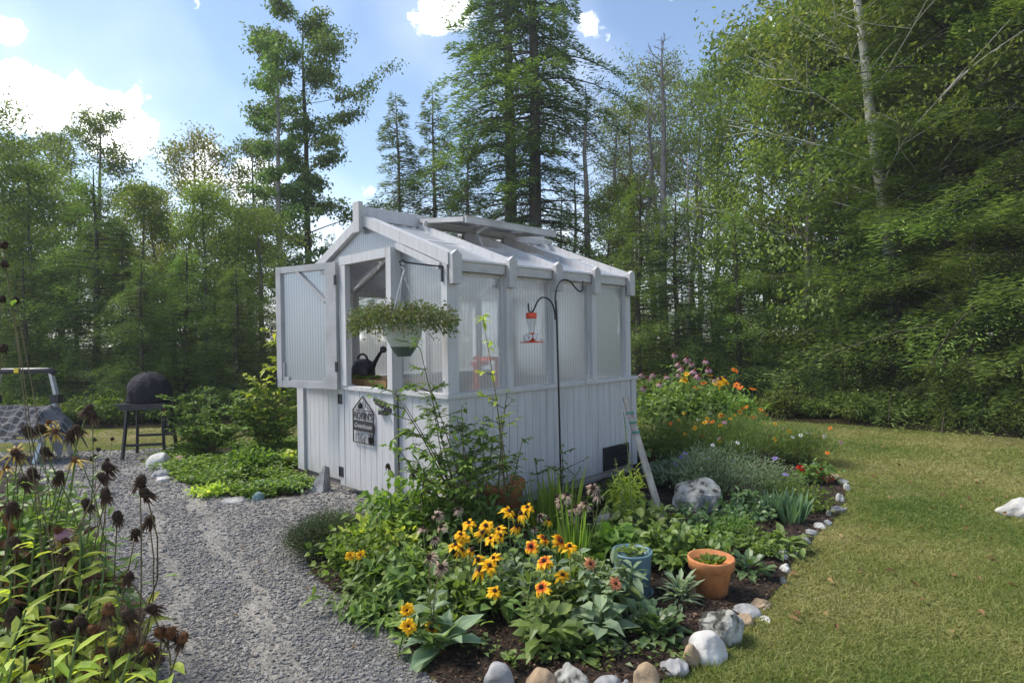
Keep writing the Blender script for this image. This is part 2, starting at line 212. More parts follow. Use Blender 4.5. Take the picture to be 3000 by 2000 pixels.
# ---------------------------------------------------------------- mesh helpers
def nrm(a): return a / np.maximum(np.linalg.norm(a, axis=-1, keepdims=True), 1e-9)
class MB:
    def __init__(s): s.V = []; s.n = 0; s.F = {3: [], 4: []}; s.Mi = {3: [], 4: []}; s.G = []
    def add(s, V, F, mat=0):
        V = np.asarray(V, dtype=np.float64).reshape(-1, 3); F = np.asarray(F, dtype=np.int64)
        k = F.shape[1]; s.V.append(V); s.F[k].append(F + s.n); s.Mi[k].append(np.full(len(F), mat)); s.n += len(V)
    def addfaces(s, V, Fs, mat=0):
        V = np.asarray(V, dtype=np.float64); off = s.n; s.V.append(V); s.n += len(V)
        for k in (3, 4):
            f = [x for x in Fs if len(x) == k]
            if f: s.F[k].append(np.array(f) + off); s.Mi[k].append(np.full(len(f), mat))
        for x in Fs:
            if len(x) > 4: s.G.append(([i + off for i in x], mat))
    def build(s, name, mats, parent=None, smooth=False, loc=None):
        me = bpy.data.meshes.new(name); V = np.concatenate(s.V) if s.V else np.zeros((0, 3))
        if loc is not None: V = V - np.array(loc)
        ls = []; tot = []; mi = []
        for k in (3, 4):
            if s.F[k]:
                f = np.concatenate(s.F[k]); ls.append(f.ravel()); tot.append(np.full(len(f), k)); mi.append(np.concatenate(s.Mi[k]))
        for f, m in s.G: ls.append(np.array(f)); tot.append(np.array([len(f)])); mi.append(np.array([m]))
        ls = np.concatenate(ls).astype(np.int32); tot = np.concatenate(tot).astype(np.int32); mi = np.concatenate(mi).astype(np.int32)
        st = np.concatenate([[0], np.cumsum(tot)[:-1]]).astype(np.int32)
        me.vertices.add(len(V)); me.vertices.foreach_set('co', V.astype(np.float32).ravel())
        me.loops.add(len(ls)); me.loops.foreach_set('vertex_index', ls)
        me.polygons.add(len(tot)); me.polygons.foreach_set('loop_start', st); me.polygons.foreach_set('loop_total', tot)
        for m in (mats if isinstance(mats, (list, tuple)) else [mats]): me.materials.append(M[m] if isinstance(m, str) else m)
        me.polygons.foreach_set('material_index', mi)
        me.polygons.foreach_set('use_smooth', np.full(len(tot), bool(smooth)))
        me.update(calc_edges=True); me.validate()
        o = bpy.data.objects.new(name, me); col.objects.link(o)
        if loc is not None and parent is None: o.location = loc
        if parent is not None: o.parent = parent
        return o
    # --- solids
    def box(s, x0, x1, y0, y1, z0, z1, mat=0, T=None):
        V = np.array([[x, y, z] for x in (x0, x1) for y in (y0, y1) for z in (z0, z1)], float)
        if T is not None: V = (np.c_[V, np.ones(8)] @ np.array(T).T)[:, :3]
        s.add(V, [[0, 1, 3, 2], [4, 6, 7, 5], [0, 4, 5, 1], [2, 3, 7, 6], [0, 2, 6, 4], [1, 5, 7, 3]], mat); return s
    def bar(s, a, b, w, h, up=(0, 0, 1), mat=0):
        a = np.array(a, float); b = np.array(b, float); d = nrm(b - a); sd = nrm(np.cross(d, np.array(up, float))); u = np.cross(sd, d)
        V = [p + sd * i * w / 2 + u * j * h / 2 for p in (a, b) for i in (-1, 1) for j in (-1, 1)]
        s.add(V, [[0, 1, 3, 2], [4, 6, 7, 5], [0, 4, 5, 1], [2, 3, 7, 6], [0, 2, 6, 4], [1, 5, 7, 3]], mat); return s
    def tube(s, P, r, n=6, mat=0, cap=True):
        P = np.asarray([tuple(p) for p in P], float); k = len(P); r = np.broadcast_to(np.asarray(r, float), (k,))
        T = np.gradient(P, axis=0) if k > 2 else np.array([P[1] - P[0]] * k); T = nrm(T)
        ref = np.array([0, 0, 1.]) if abs(T[0, 2]) < .8 else np.array([1., 0, 0])
        A = nrm(np.cross(T, ref)); B = np.cross(T, A); an = np.arange(n) * 2 * np.pi / n
        V = (P[:, None] + r[:, None, None] * (np.cos(an)[None, :, None] * A[:, None] + np.sin(an)[None, :, None] * B[:, None])).reshape(-1, 3)
        i = np.arange(k - 1)[:, None] * n; j = np.arange(n)[None]; j2 = (j + 1) % n
        F = np.stack([i + j, i + j2, i + n + j2, i + n + j], -1).reshape(-1, 4)
        Fs = F.tolist()
        if cap and n > 2: Fs += [list(range(n))[::-1], list(range((k - 1) * n, k * n))]
        s.addfaces(V, Fs, mat) if cap else s.add(V, F, mat); return s
    def lathe(s, prof, n=24, c=(0, 0, 0), mat=0, T=None):
        prof = np.array(prof, float); an = np.arange(n) * 2 * np.pi / n; k = len(prof)
        V = np.stack([prof[:, None, 0] * np.cos(an), prof[:, None, 0] * np.sin(an), np.repeat(prof[:, 1:2], n, 1)], -1).reshape(-1, 3) + np.array(c)
        if T is not None: V = (np.c_[V, np.ones(len(V))] @ np.array(T).T)[:, :3]
        i = np.arange(k - 1)[:, None] * n; j = np.arange(n)[None]; j2 = (j + 1) % n
        s.add(V, np.stack([i + j, i + j2, i + n + j2, i + n + j], -1).reshape(-1, 4), mat); return s
    def prism(s, poly, axis, a, b, mat=0):   # poly in the two other axes
        k = len(poly); V = []
        for t in (a, b):
            for p in poly: q = list(p); q.insert(axis, t); V.append(q)
        Fs = [list(range(k)), list(range(k, 2 * k))[::-1]] + [[i, (i + 1) % k, k + (i + 1) % k, k + i] for i in range(k)]
        s.addfaces(V, Fs, mat); return s
    # --- leaves
    def leaf(s, P, Dr, Nn, L, Wd, mat=0, kind='kite', bend=.25, cup=.12):
        P = np.asarray(P, float); n = len(P); Dr = nrm(np.asarray(Dr, float)); S = nrm(np.cross(Dr, Nn)); Nn = np.cross(S, Dr)
        L = np.broadcast_to(np.asarray(L, float), (n,))[:, None]; Wd = np.broadcast_to(np.asarray(Wd, float), (n,))[:, None]; Z = np.array([0, 0, 1.])
        bend = np.broadcast_to(np.asarray(bend, float), (n,))[:, None]
        def at(t, w, c=0): return P + Dr * L * t - Z * bend * L * t * t + S * Wd * .5 * w + Nn * Wd * c
        if kind == 'tri':
            V = np.stack([at(0, -1), at(0, 1), at(1, 0)], 1); F = np.arange(n)[:, None] * 3 + np.array([[0, 1, 2]])
        elif kind == 'kite':
            V = np.stack([at(0, 0), at(.45, 1, cup), at(1, 0), at(.45, -1, cup)], 1); F = np.arange(n)[:, None] * 4 + np.array([[0, 1, 2, 3]])
        elif kind == 'leaf':
            V = np.stack([at(0, 0), at(.28, -.85, cup), at(.28, 0), at(.28, .85, cup), at(.62, -.9, cup), at(.62, 0), at(.62, .9, cup), at(1, 0)], 1)
            b = np.arange(n)[:, None] * 8
            s.V.append(V.reshape(-1, 3))
            for k, fs in ((3, [[0, 2, 1], [0, 3, 2], [4, 5, 7], [5, 6, 7]]), (4, [[1, 2, 5, 4], [2, 3, 6, 5]])):
                F = np.concatenate([b + np.array([f]) for f in fs]); s.F[k].append(F + s.n); s.Mi[k].append(np.full(len(F), mat))
            s.n += n * 8; return s
        elif kind == 'blade':
            V = np.stack([at(0, -.7), at(0, .7), at(.33, -1), at(.33, 1), at(.68, -.85), at(.68, .85), at(1, 0)], 1)
            b = np.arange(n)[:, None] * 7; s.V.append(V.reshape(-1, 3))
            for k, fs in ((4, [[0, 1, 3, 2], [2, 3, 5, 4]]), (3, [[4, 5, 6]])):
                F = np.concatenate([b + np.array([f]) for f in fs]); s.F[k].append(F + s.n); s.Mi[k].append(np.full(len(F), mat))
            s.n += n * 7; return s
        s.add(V.reshape(-1, 3), F, mat); return s
def tag(o, label=None, cat=None, group=None, kind=None):
    if label: o['label'] = label
    if cat: o['category'] = cat
    if group: o['group'] = group
    if kind: o['kind'] = kind
    return o
def empty(name, loc, rz=0, label=None, cat=None, group=None):
    o = bpy.data.objects.new(name, None); col.objects.link(o); o.location = loc; o.rotation_euler = (0, 0, rz); o.empty_display_size = .2
    return tag(o, label, cat, group)
def copy_tree(o, parent=None):
    c = o.copy(); col.objects.link(c)
    if parent is not None: c.parent = parent
    for ch in list(o.children): copy_tree(ch, c)
    return c
def runit(g, n): return nrm(g.normal(size=(n, 3)))
def inpoly(x, y, poly):
    p = np.array(poly); r = np.zeros(len(x), bool); j = len(p) - 1
    for i in range(len(p)):
        c = ((p[i, 1] > y) != (p[j, 1] > y)) & (x < (p[j, 0] - p[i, 0]) * (y - p[i, 1]) / (p[j, 1] - p[i, 1] + 1e-12) + p[i, 0]); r ^= c; j = i
    return r
GO = Vector((-.479, 4.428, 0)); GA = .7856
GU = Vector((math.cos(GA), math.sin(GA), 0)); GV = Vector((-math.sin(GA), math.cos(GA), 0))
def gh(u, v, z=0): return GO + GU * u + GV * v + Vector((0, 0, z))
# ---------------------------------------------------------------- ground
def groundmat(name, stops1, stops2, s1, s2, bump=.5, bs=60, bd=.02):
    m, n = newmat(name); p = n.nodes.new('ShaderNodeBsdfPrincipled'); o = n.nodes.new('ShaderNodeOutputMaterial')
    a = ramp(n, noise(n, s1, 4), stops1); b = ramp(n, noise(n, s2, 8, .7), stops2)
    x = n.nodes.new('ShaderNodeMix'); x.data_type = 'RGBA'; x.blend_type = 'MULTIPLY'; x.inputs[0].default_value = 1; n.links.new(a, x.inputs[6]); n.links.new(b, x.inputs[7])
    n.links.new(x.outputs[2], p.inputs['Base Color']); p.inputs['Roughness'].default_value = .95; p.inputs['Specular IOR Level'].default_value = .1
    bu = n.nodes.new('ShaderNodeBump'); bu.inputs['Strength'].default_value = bump; bu.inputs['Distance'].default_value = bd; n.links.new(noise(n, bs, 6, .7), bu.inputs['Height']); n.links.new(bu.outputs[0], p.inputs['Normal'])
    n.links.new(p.outputs[0], o.inputs[0]); return m
M['lawn'] = groundmat('lawn_turf', [(.38, (.09, .12, .04)), (.5, (.17, .16, .07)), (.6, (.34, .28, .17))], [(.3, (.45, .45, .4)), (.7, (1.15, 1.15, 1.1))], .55, 45, .8, 90)
M['gravel'] = groundmat('gravel', [(.35, (.22, .217, .212)), (.65, (.38, .365, .345))], [(.35, (.38, .37, .37)), (.5, (.85, .84, .82)), (.7, (1.5, 1.45, 1.4))], 1.2, 55, 1, 75, .02)
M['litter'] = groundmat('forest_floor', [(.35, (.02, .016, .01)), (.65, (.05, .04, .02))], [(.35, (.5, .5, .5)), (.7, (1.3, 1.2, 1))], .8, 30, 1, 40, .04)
def sheet(name, pts, z, mat, jit=0, seed=1):
    P = [Vector(p[:2] + (0,)) if isinstance(p, tuple) else Vector((p.x, p.y, 0)) for p in pts]
    g = random.Random(seed); out = []
    for i, p in enumerate(P):
        q = P[(i + 1) % len(P)]; L = (q - p).length; k = max(1, int(L / .12)) if jit and L < 6 else 1
        for j in range(k):
            c = p.lerp(q, j / k); out.append((c.x + (g.gauss(0, jit) if j else 0), c.y + (g.gauss(0, jit) if j else 0)))
    bm = bmesh.new(); vs = [bm.verts.new((x, y, z)) for x, y in out]; f = bm.faces.new(vs); f.normal_update()
    if f.normal.z < 0: f.normal_flip()
    bmesh.ops.triangulate(bm, faces=[f]); me = bpy.data.meshes.new(name); bm.to_mesh(me); bm.free(); me.materials.append(M[mat])
    o = bpy.data.objects.new(name, me); col.objects.link(o); o['kind'] = 'structure'; return o, out
mb = MB(); k = 60; X, Y = np.meshgrid(np.linspace(-130, 130, k), np.linspace(-60, 200, k)); Z = np.zeros_like(X)
i, j = np.meshgrid(np.arange(k - 1), np.arange(k - 1), indexing='ij'); a = (i * k + j).ravel()
mb.add(np.stack([X, Y, Z], -1).reshape(-1, 3), np.stack([a, a + 1, a + k + 1, a + k], -1)); tag(mb.build('lawn', 'lawn'), kind='structure')
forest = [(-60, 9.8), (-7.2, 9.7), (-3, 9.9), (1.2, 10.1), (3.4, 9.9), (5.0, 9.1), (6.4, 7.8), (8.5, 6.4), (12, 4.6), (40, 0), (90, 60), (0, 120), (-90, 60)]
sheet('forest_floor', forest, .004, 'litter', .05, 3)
bedpts = [gd(1010, 1578), gd(930, 1470), gd(860, 1415), gd(770, 1365), gd(715, 1320), gd(712, 1262), gd(772, 1190), gh(-.12, .42), gh(-.02, .30), gh(0.02, 0), gh(2.5, 0), gh(2.55, 1.2), gh(3.9, 1.0), gd(1740, 990), gd(1800, 1010), gd(1868, 1060), gd(1918, 1100), gd(1938, 1130), gd(1930, 1180), gd(1868, 1228), gd(1822, 1290), gd(1790, 1350), gd(1745, 1395), gd(1702, 1440), gd(1655, 1492), gd(1590, 1535), gd(1500, 1572), gd(1250, 1592)]
bedo, bedpoly = sheet('flower_bed', bedpts, .012, 'soil', .015, 4)
gravpts = [gd(1010, 1578), gd(930, 1470), gd(860, 1415), gd(770, 1365), gd(715, 1320), gd(712, 1262), gd(772, 1190), gh(-.12, .42), gh(.2, .6), gh(.1, 1.7), gd(715, 1112), gd(690, 1140), gd(560, 1150), gd(470, 1130), gd(400, 1098), gd(335, 1070), gd(330, 1055), gd(420, 1045), gd(400, 1028), gd(250, 1036), gd(0, 1040), gd(-500, 1050), (-12, 4), (-6, -2), (-.2, -2), (.1, 1.6), (-.1, 2.3)]
gravo, gravpoly = sheet('gravel_path', gravpts, .008, 'gravel', .02, 5)
lbpts = [gd(0, 1080), gd(60, 1090), gd(150, 1150), gd(225, 1230), gd(260, 1320), gd(330, 1440), gd(385, 1580), (-1.2, 1.2), (-3.2, 1.2), (-5, 4.5)]
lbo, lbpoly = sheet('side_flower_bed', lbpts, .014, 'soil', .02, 6)
gcpts = [gd(335, 1068), gd(400, 1098), gd(470, 1130), gd(560, 1150), gd(690, 1140), gd(712, 1112), gh(-.05, 2.5), gh(1.2, 2.7), gd(700, 1005), gd(560, 1015), gd(430, 1030)]
gco, gcpoly = sheet('weedy_bed', gcpts, .010, 'soil', .02, 7)
rg = np.random.default_rng(5)
# gravel chips
mb = MB(); n = 190000
y = 2.0 * (8.5 / 2.0) ** rg.random(n); x = (rg.random(n) * 1.4 - 1.05) * y * .95
tp = [gd(690, 1600), gd(640, 1500), gd(585, 1380), gd(510, 1250), gd(440, 1140), gd(380, 1080)]; tx = np.interp(y, [p.y for p in tp], [p.x for p in tp]); wob = .04 * np.sin(y * 5) + .03 * np.sin(y * 13)
trk = (np.abs(x - tx + wob) < .07 + .03 * np.sin(y * 3)) | (np.abs(x - tx + .42 + wob) < .06)
ok = inpoly(x, y, gravpoly) & ~inpoly(x, y, lbpoly) & ~(trk & (rg.random(len(x)) < .8)); x = x[ok]; y = y[ok]; n = len(x)
s_ = (.0021 + .0085 * rg.random(n) ** 7) * (.7 + y * .14); th = rg.random(n) * 6.28
cube = np.array([[-1, -.7, -.5], [1, -.8, -.5], [.8, .8, -.5], [-.8, .7, -.5], [-.7, -.4, .5], [.6, -.6, .35], [.7, .5, .5], [-.4, .6, .4]])
V = cube[None] * (1 + .35 * rg.normal(size=(n, 8, 3))) * s_[:, None, None]; c, s = np.cos(th)[:, None], np.sin(th)[:, None]
V = np.stack([V[..., 0] * c - V[..., 1] * s + x[:, None], V[..., 0] * s + V[..., 1] * c + y[:, None], V[..., 2] * .8 + .010 + s_[:, None] * .2], -1)
f = np.array([[4, 5, 6, 7], [0, 1, 5, 4], [1, 2, 6, 5], [2, 3, 7, 6], [3, 0, 4, 7]]); F = (np.arange(n)[:, None, None] * 8 + f[None]).reshape(-1, 4)
mb.add(V.reshape(-1, 3), F)
M['chip'] = leafmat('gravel_chips', [(.06, .064, .072), (.145, .148, .155), (.205, .203, .203), (.27, .262, .255), (.42, .405, .38)], 0, .85, .15, 1, .35)
n = 1500; y = 2.2 * (8 / 2.2) ** rg.random(n); x = (rg.random(n) * 1.4 - 1.05) * y * .9; ok = inpoly(x, y, gravpoly) & ~inpoly(x, y, lbpoly); x = x[ok]; y = y[ok]; n = len(x)
s_ = .007 + .010 * rg.random(n) ** 2; V = cube[None] * (1 + .3 * rg.normal(size=(n, 8, 3))) * s_[:, None, None] * [1, 1, .7]; V = V + np.stack([x, y, np.full(n, .012)], -1)[:, None]; mb.add(V.reshape(-1, 3), (np.arange(n)[:, None, None] * 8 + f[None]).reshape(-1, 4))
tag(mb.build('gravel', 'chip'), kind='stuff')
# bark mulch
mb = MB(); n = 45000
y = 2.2 * (6.8 / 2.2) ** rg.random(n); x = (rg.random(n) * 2 - 1) * y * .9
ok = inpoly(x, y, bedpoly) | inpoly(x, y, lbpoly) | inpoly(x, y, gcpoly); x = x[ok]; y = y[ok]; n = len(x)
mb.leaf(np.stack([x, y, np.full(n, .014) + rg.random(n) * .012], -1), runit(rg, n) * [1, 1, .3], runit(rg, n) + [0, 0, 1.2], .012 + .03 * rg.random(n), .004 + .009 * rg.random(n))
M['mulch'] = leafmat('bark_mulch', [(.012, .007, .005), (.04, .022, .014), (.09, .052, .032), (.22, .15, .10)], 0, .9, .1, 3, .2)
tag(mb.build('bark_mulch', 'mulch'), kind='stuff')
# grass
mb = MB(); n = 520000
y = 2.35 * (10.2 / 2.35) ** (rg.random(n) ** .9); x = (rg.random(n) * 1.0) * y * .95
n2 = 45000; y2 = 6.2 * (9.9 / 6.2) ** rg.random(n2); x2 = -(rg.random(n2)) * y2 * .95
x = np.r_[x, x2]; y = np.r_[y, y2]
ok = ~(inpoly(x, y, bedpoly) | inpoly(x, y, gravpoly) | inpoly(x, y, gcpoly)); x = x[ok]; y = y[ok]; n = len(x)
ok = ~inpoly(x, y, forest); x = x[ok]; y = y[ok]; n = len(x)
u_ = (x - GO.x) * GU.x + (y - GO.y) * GU.y; v_ = (x - GO.x) * GV.x + (y - GO.y) * GV.y
ok = ~((u_ > -.05) & (u_ < 2.55) & (v_ > -.05) & (v_ < 2.55)); x = x[ok]; y = y[ok]; n = len(x)
d = np.stack([rg.normal(size=n) * .7, rg.normal(size=n) * .7, np.full(n, .7)], -1)
patch = .5 + .5 * np.sin(x * 2.1 + np.sin(y * 1.7) * 1.5) * np.sin(y * 2.6 + x)
tuft = np.sin(x * 13 + 3 * np.sin(y * 7)) * np.sin(y * 15 + 2 * np.sin(x * 9)); L = (.016 + .03 * rg.random(n)) * (.65 + .6 * patch + .35 * tuft) * (1 + .03 * y); tall = rg.random(n) < .02; L[tall] *= 1.9
lie = rg.random(n) < .3; d[lie, 2] *= .25
mb.leaf(np.stack([x, y, np.zeros(n)], -1), d, runit(rg, n), L, .003 + .0009 * y, kind='tri', bend=.3)
tag(mb.build('grass', 'grass'), kind='stuff')
mb = MB(); n = 170; y = 2.6 * (9 / 2.6) ** rg.random(n); x = rg.random(n) * y * .9; ok = ~(inpoly(x, y, bedpoly) | inpoly(x, y, gravpoly) | inpoly(x, y, forest)); x = x[ok]; y = y[ok]; n = len(x)
mb.leaf(np.stack([x, y, .02 + .012 * rg.random(n)], -1), runit(rg, n) * [1, 1, .3], runit(rg, n) * .5 + [0, 0, 1], .03 + .03 * rg.random(n), .02 + .012 * rg.random(n), kind='leaf', cup=.3); n = 60
x = -.9 + rg.normal(size=n) * .7; y = 2.6 + 3.5 * rg.random(n); ok = inpoly(x, y, gravpoly); x = x[ok]; y = y[ok]; n = len(x); mb.leaf(np.stack([x, y, np.full(n, .022)], -1), runit(rg, n) * [1, 1, .2], runit(rg, n) * .4 + [0, 0, 1], .02 + .03 * rg.random(n), .008 + .012 * rg.random(n), kind='leaf', cup=.3)
M['fallen'] = leafmat('fallen_leaves', [(.10, .05, .02), (.22, .13, .05), (.34, .24, .10)], .2, .8, .1, 3, .2); tag(mb.build('fallen_leaves', 'fallen'), kind='stuff')
# ---------------------------------------------------------------- greenhouse
GR = empty('greenhouse', gh(0, 0, 0), GA, 'small white wooden greenhouse with fluted clear panels and an open half door', 'greenhouse')
Z0 = .08
def part(name, mb, mat='paint', parent=GR, smooth=False): return mb.build(name, mat, parent, smooth)
def boards(mb, axis, c0, c1, face, depth, z0, z1, w=.0925):
    n = max(1, round((c1 - c0) / w)); w = (c1 - c0) / n
    for i in range(n):
        a, b = c0 + i * w + .002, c0 + (i + 1) * w - .002; j = random.Random(int(a * 997)).random() * .0015
        if axis == 'v': mb.box(face + j, face + depth, a, b, z0, z1)
        else: mb.box(a, b, face + j, face + depth, z0, z1)
    if axis == 'v': mb.box(face + .007, face + depth * .8 + .003, c0, c1, z0 + .002, z1 - .002)
    else: mb.box(c0, c1, face + .007, face + depth * .8 + .003, z0 + .002, z1 - .002)
    return mb
# lower walls
part('siding', boards(MB(), 'v', .09, .67, .012, .02, .08, .953))
part('siding', boards(MB(), 'v', 1.60, 2.36, .026, .02, .08, .953))
part('siding', boards(MB(), 'u', .09, 2.41, .012, .02, .08, .953))
mb = MB(); boards(mb, 'v', .09, 2.41, 2.47, .02, .08, .953); part('siding', mb)
mb = MB(); boards(mb, 'u', .09, 2.41, 2.475, .02, .08, .953); part('siding', mb)
part('corner_board', MB().box(0, .088, 0, .088, .075, .954))
part('corner_board', MB().box(0, .088, 2.362, 2.5, .075, .954))
part('corner_board', MB().box(2.412, 2.5, 0, .088, .075, .954))
part('corner_board', MB().box(2.412, 2.5, 2.412, 2.5, .075, .954))
# foundation skids
part('foundation_beam', MB().box(.05, .14, .06, 2.44, .0, .078), 'beam')
part('foundation_beam', MB().box(.142, 2.46, .03, .11, .0, .074), 'beam')
part('foundation_beam', MB().box(.142, 2.46, 2.39, 2.47, .0, .074), 'beam')
part('floor', MB().box(.15, 2.4, .12, 2.38, .02, .03), 'beam')
# sills
def sill(u0, u1, v0, v1): return part('sill', MB().box(u0, u1, v0, v1, .955, .99))
sill(-.02, .115, -.018, .655); sill(-.02, .115, 1.53, 2.52); sill(.117, 2.515, -.018, .12); sill(2.38, 2.515, .122, 2.52); sill(.117, 2.378, 2.40, 2.52)
part('sill', MB().box(-.055, .03, .657, 1.528, .955, .988))
# posts right wall
UC = [.0525, .645, 1.22, 1.78, 2.36]
part('corner_post', MB().box(0, .105, 0, .068, .991, 1.985))
part('corner_post', MB().box(2.315, 2.405, .0, .07, .991, 1.985))
part('corner_post', MB().box(0, .07, 2.42, 2.49, .991, 1.97))
part('corner_post', MB().box(2.33, 2.405, 2.42, 2.49, .991, 1.97))
for u in UC[1:4]:
    mb = MB().box(u - .033, u + .033, -.012, .02, .991, 1.985); mb.box(u - .047, u + .047, .0205, .09, .991, 1.985); part('stud', mb)
    part('stud', MB().box(u - .04, u + .04, 2.40, 2.47, .991, 1.97))
# top plates & fascias
for a, b in zip(UC[:-1], UC[1:]):
    part('fascia', MB().box(a + (.055 if a < .1 else .036), b - .036, -.012, .018, 1.915, 2.006), 'paint2')
part('top_plate', MB().box(.11, 2.31, .045, .10, 1.886, 1.975)); part('top_plate', MB().box(.075, 2.325, 2.41, 2.49, 1.88, 1.965))
def quad(*p): m_ = MB(); m_.addfaces(list(p), [list(range(len(p)))]); return m_
def pane_box(name, mb): return part(name, mb, 'polyroof' if name == 'roof_pane' else 'poly')
for i in range(4):
    a = UC[i] + (.055 if i == 0 else .048); b = UC[i + 1] - .048
    pane_box('wall_pane', quad((a, .038, .992), (b, .038, .992), (b, .038, 1.884), (a, .038, 1.884)))
    pane_box('wall_pane', quad((b, 2.452, .992), (a, 2.452, .992), (a, 2.452, 1.878), (b, 2.452, 1.878)))
# roof
RV, RT = 1.20, 2.515; SR = (RT - 2.045) / (RV + .02); SLf = (RT - 1.95) / (2.54 - RV)
def rz_(v): return RT - SR * (RV - v) if v < RV else RT - SLf * (v - RV)
for k, u in enumerate(UC):
    w = .052 if k == 0 else .028
    u0, u1 = (u - .056, u + .034) if k == 0 else (u - .03, u + .03)
    part('rafter', MB().prism([(-.02, rz_(-.02)), (RV - .022, rz_(RV - .022)), (RV - .022, rz_(RV - .022) - .095), (-.02, rz_(-.02) - .095)], 0, u0, u1))
    part('rafter', MB().prism([(2.54, 1.95), (2.54, 1.86), (RV + .022, rz_(RV + .022) - .095), (RV + .022, rz_(RV + .022))], 0, u0, u1))
    c = .0525 if k == 0 else u
    for sgn, v0, zz in ((-1, -.021, 0), (1, 2.541, -.09)):
        if sgn < 0: V = (-.062, -.0212)
        else: V = (2.5412, 2.575)
        part('rafter_cap', MB().prism([(c - .046, 2.03 + zz), (c, 2.065 + zz), (c + .046, 2.03 + zz), (c + .043, 1.812 + zz), (c - .043, 1.812 + zz)], 1, *V), 'paint2')
part('ridge_board', MB().box(.0, 2.42, RV - .02, RV + .02, 2.47, 2.585))
part('ridge_cap', MB().box(-.045, -.002, RV - .05, RV + .05, 2.35, 2.615), 'paint2')
def slopepane(u0, u1, v0, v1, dz=.05, t=.006):
    return quad((u0, v0, rz_(v0) - dz), (u1, v0, rz_(v0) - dz), (u1, v1, rz_(v1) - dz), (u0, v1, rz_(v1) - dz))
for i in range(4):
    a = UC[i] + (.036 if i == 0 else .031); b = UC[i + 1] - .031
    v1 = RV - .022 if i in (0, 3) else .62
    pane_box('roof_pane', slopepane(a, b, -.035, v1))
    part('roof_pane', slopepane(a, b, RV + .022, 2.56), 'poly')
    part('purlin', MB().prism([(.60, rz_(.60) - .045), (.64, rz_(.64) - .045), (.64, rz_(.64) - .085), (.60, rz_(.60) - .085)], 0, a, b))
part('trim_strip', MB().bar((.58, RV - .15, rz_(RV - .15) + .03), (2.40, RV - .15, rz_(RV - .15) + .03), .02, .05, up=(0, -.38, 1)))
# raised roof vent
VE = empty('roof_vent', (0, 0, 0)); VE.parent = GR
h0, h1 = (RV - .03, 2.525), (.50, 2.448)
def vp(u, t, dz=0): return (u, h0[0] + (h1[0] - h0[0]) * t, h0[1] + (h1[1] - h0[1]) * t + dz)
mb = MB(); mb.bar(vp(.62, 1), vp(1.82, 1), .03, .062); mb.bar(vp(.62, .02, .01), vp(1.82, .02, .01), .05, .035)
for u in (.63, 1.22, 1.81): mb.bar(vp(u, .03), vp(u, .975), .045, .04)
mb.build('vent_frame', 'paint2', VE)
mb = quad(vp(.62, .01, .026), vp(.62, 1.04, .026), vp(1.82, 1.04, .026), vp(1.82, .01, .026)); mb.build('vent_pane', 'polyroof', VE)
mb = MB(); mb.bar((1.0, .66, 2.18), (1.0, .78, 2.40), .02, .03); mb.bar((1.0, .78, 2.40), (1.12, .55, 2.53), .02, .025); mb.build('opener_arm', 'alu', VE)
# front frame
part('door_jamb', MB().box(-.065, .05, .64, .712, .99, 2.155)); part('door_jamb', MB().box(-.065, -.015, 1.37, 1.47, .99, 2.075))
part('door_header', MB().box(-.066, .05, .714, 1.47, 2.078, 2.157))
part('stud', MB().box(.0, .04, 1.472, 1.53, .991, 2.155))
pane = lambda pts: part('gable_pane', quad(*[(.033, a_, b_) for a_, b_ in reversed(pts)]), 'poly')
zb = lambda v: rz_(v) - .05
pane([(.07, .992), (.638, .992), (.638, zb(.638)), (.07, zb(.07))])
pane([(.64, 2.158), (1.53, 2.158), (1.53, zb(1.53)), (RV, zb(RV)), (.64, zb(.64))])
pane([(1.532, .992), (2.42, .992), (2.42, zb(2.42)), (1.532, zb(1.532))])
part('batten', MB().bar((-.004, .07, rz_(.07) - .13), (-.004, .635, rz_(.635) - .13), .03, .05, up=(0, -.4, 1)))
part('gable_stud', MB().box(.037, .08, 1.05, 1.17, 2.16, 2.42))
# back frame
pane2 = lambda pts: part('gable_pane', quad(*[(2.378, a_, b_) for a_, b_ in pts]), 'poly')
pane2([(.07, .992), (2.42, .992), (2.42, zb(2.42)), (RV, zb(RV)), (.07, zb(.07))])
for v in (.62, 1.2, 1.8): part('stud', MB().box(2.33, 2.373, v - .04, v + .04, .991, zb(v)))
part('top_plate', MB().box(2.32, 2.372, .1, .575, 1.89, 1.96)); part('top_plate', MB().box(2.32, 2.372, .665, 1.155, 1.89, 1.96)); part('top_plate', MB().box(2.32, 2.372, 1.245, 1.755, 1.89, 1.96)); part('top_plate', MB().box(2.32, 2.372, 1.845, 2.39, 1.89, 1.96))
# lower half door
LD = empty('lower_door', (0, 0, 0)); LD.parent = GR
mb = boards(MB(), 'v', .765, 1.47, -.034, .03, .068, .953); mb.box(-.036, .0, .672, .763, .068, .953); mb.box(-.036, .0, 1.472, 1.556, .068, .953); mb.build('door_boards', 'paint', LD)
for z in (.86, .19): mb = MB(); mb.box(-.041, -.037, 1.50, 1.575, z - .045, z + .045); mb.tube([(-.043, 1.56, z - .045), (-.043, 1.56, z + .045)], .007); mb.build('hinge', 'black', LD)
mb = MB(); mb.box(-.045, -.0365, .70, .80, .80, .835); mb.bar((-.05, .72, .85), (-.06, .93, .895), .012, .025); mb.bar((-.055, .80, .84), (-.06, .90, .87), .016, .02); mb.box(-.065, -.037, .78, .86, .775, .81); mb.tube([(-.03, .75, .79), (-.075, .75, .79)], .014, 8); mb.build('latch', 'black', LD)
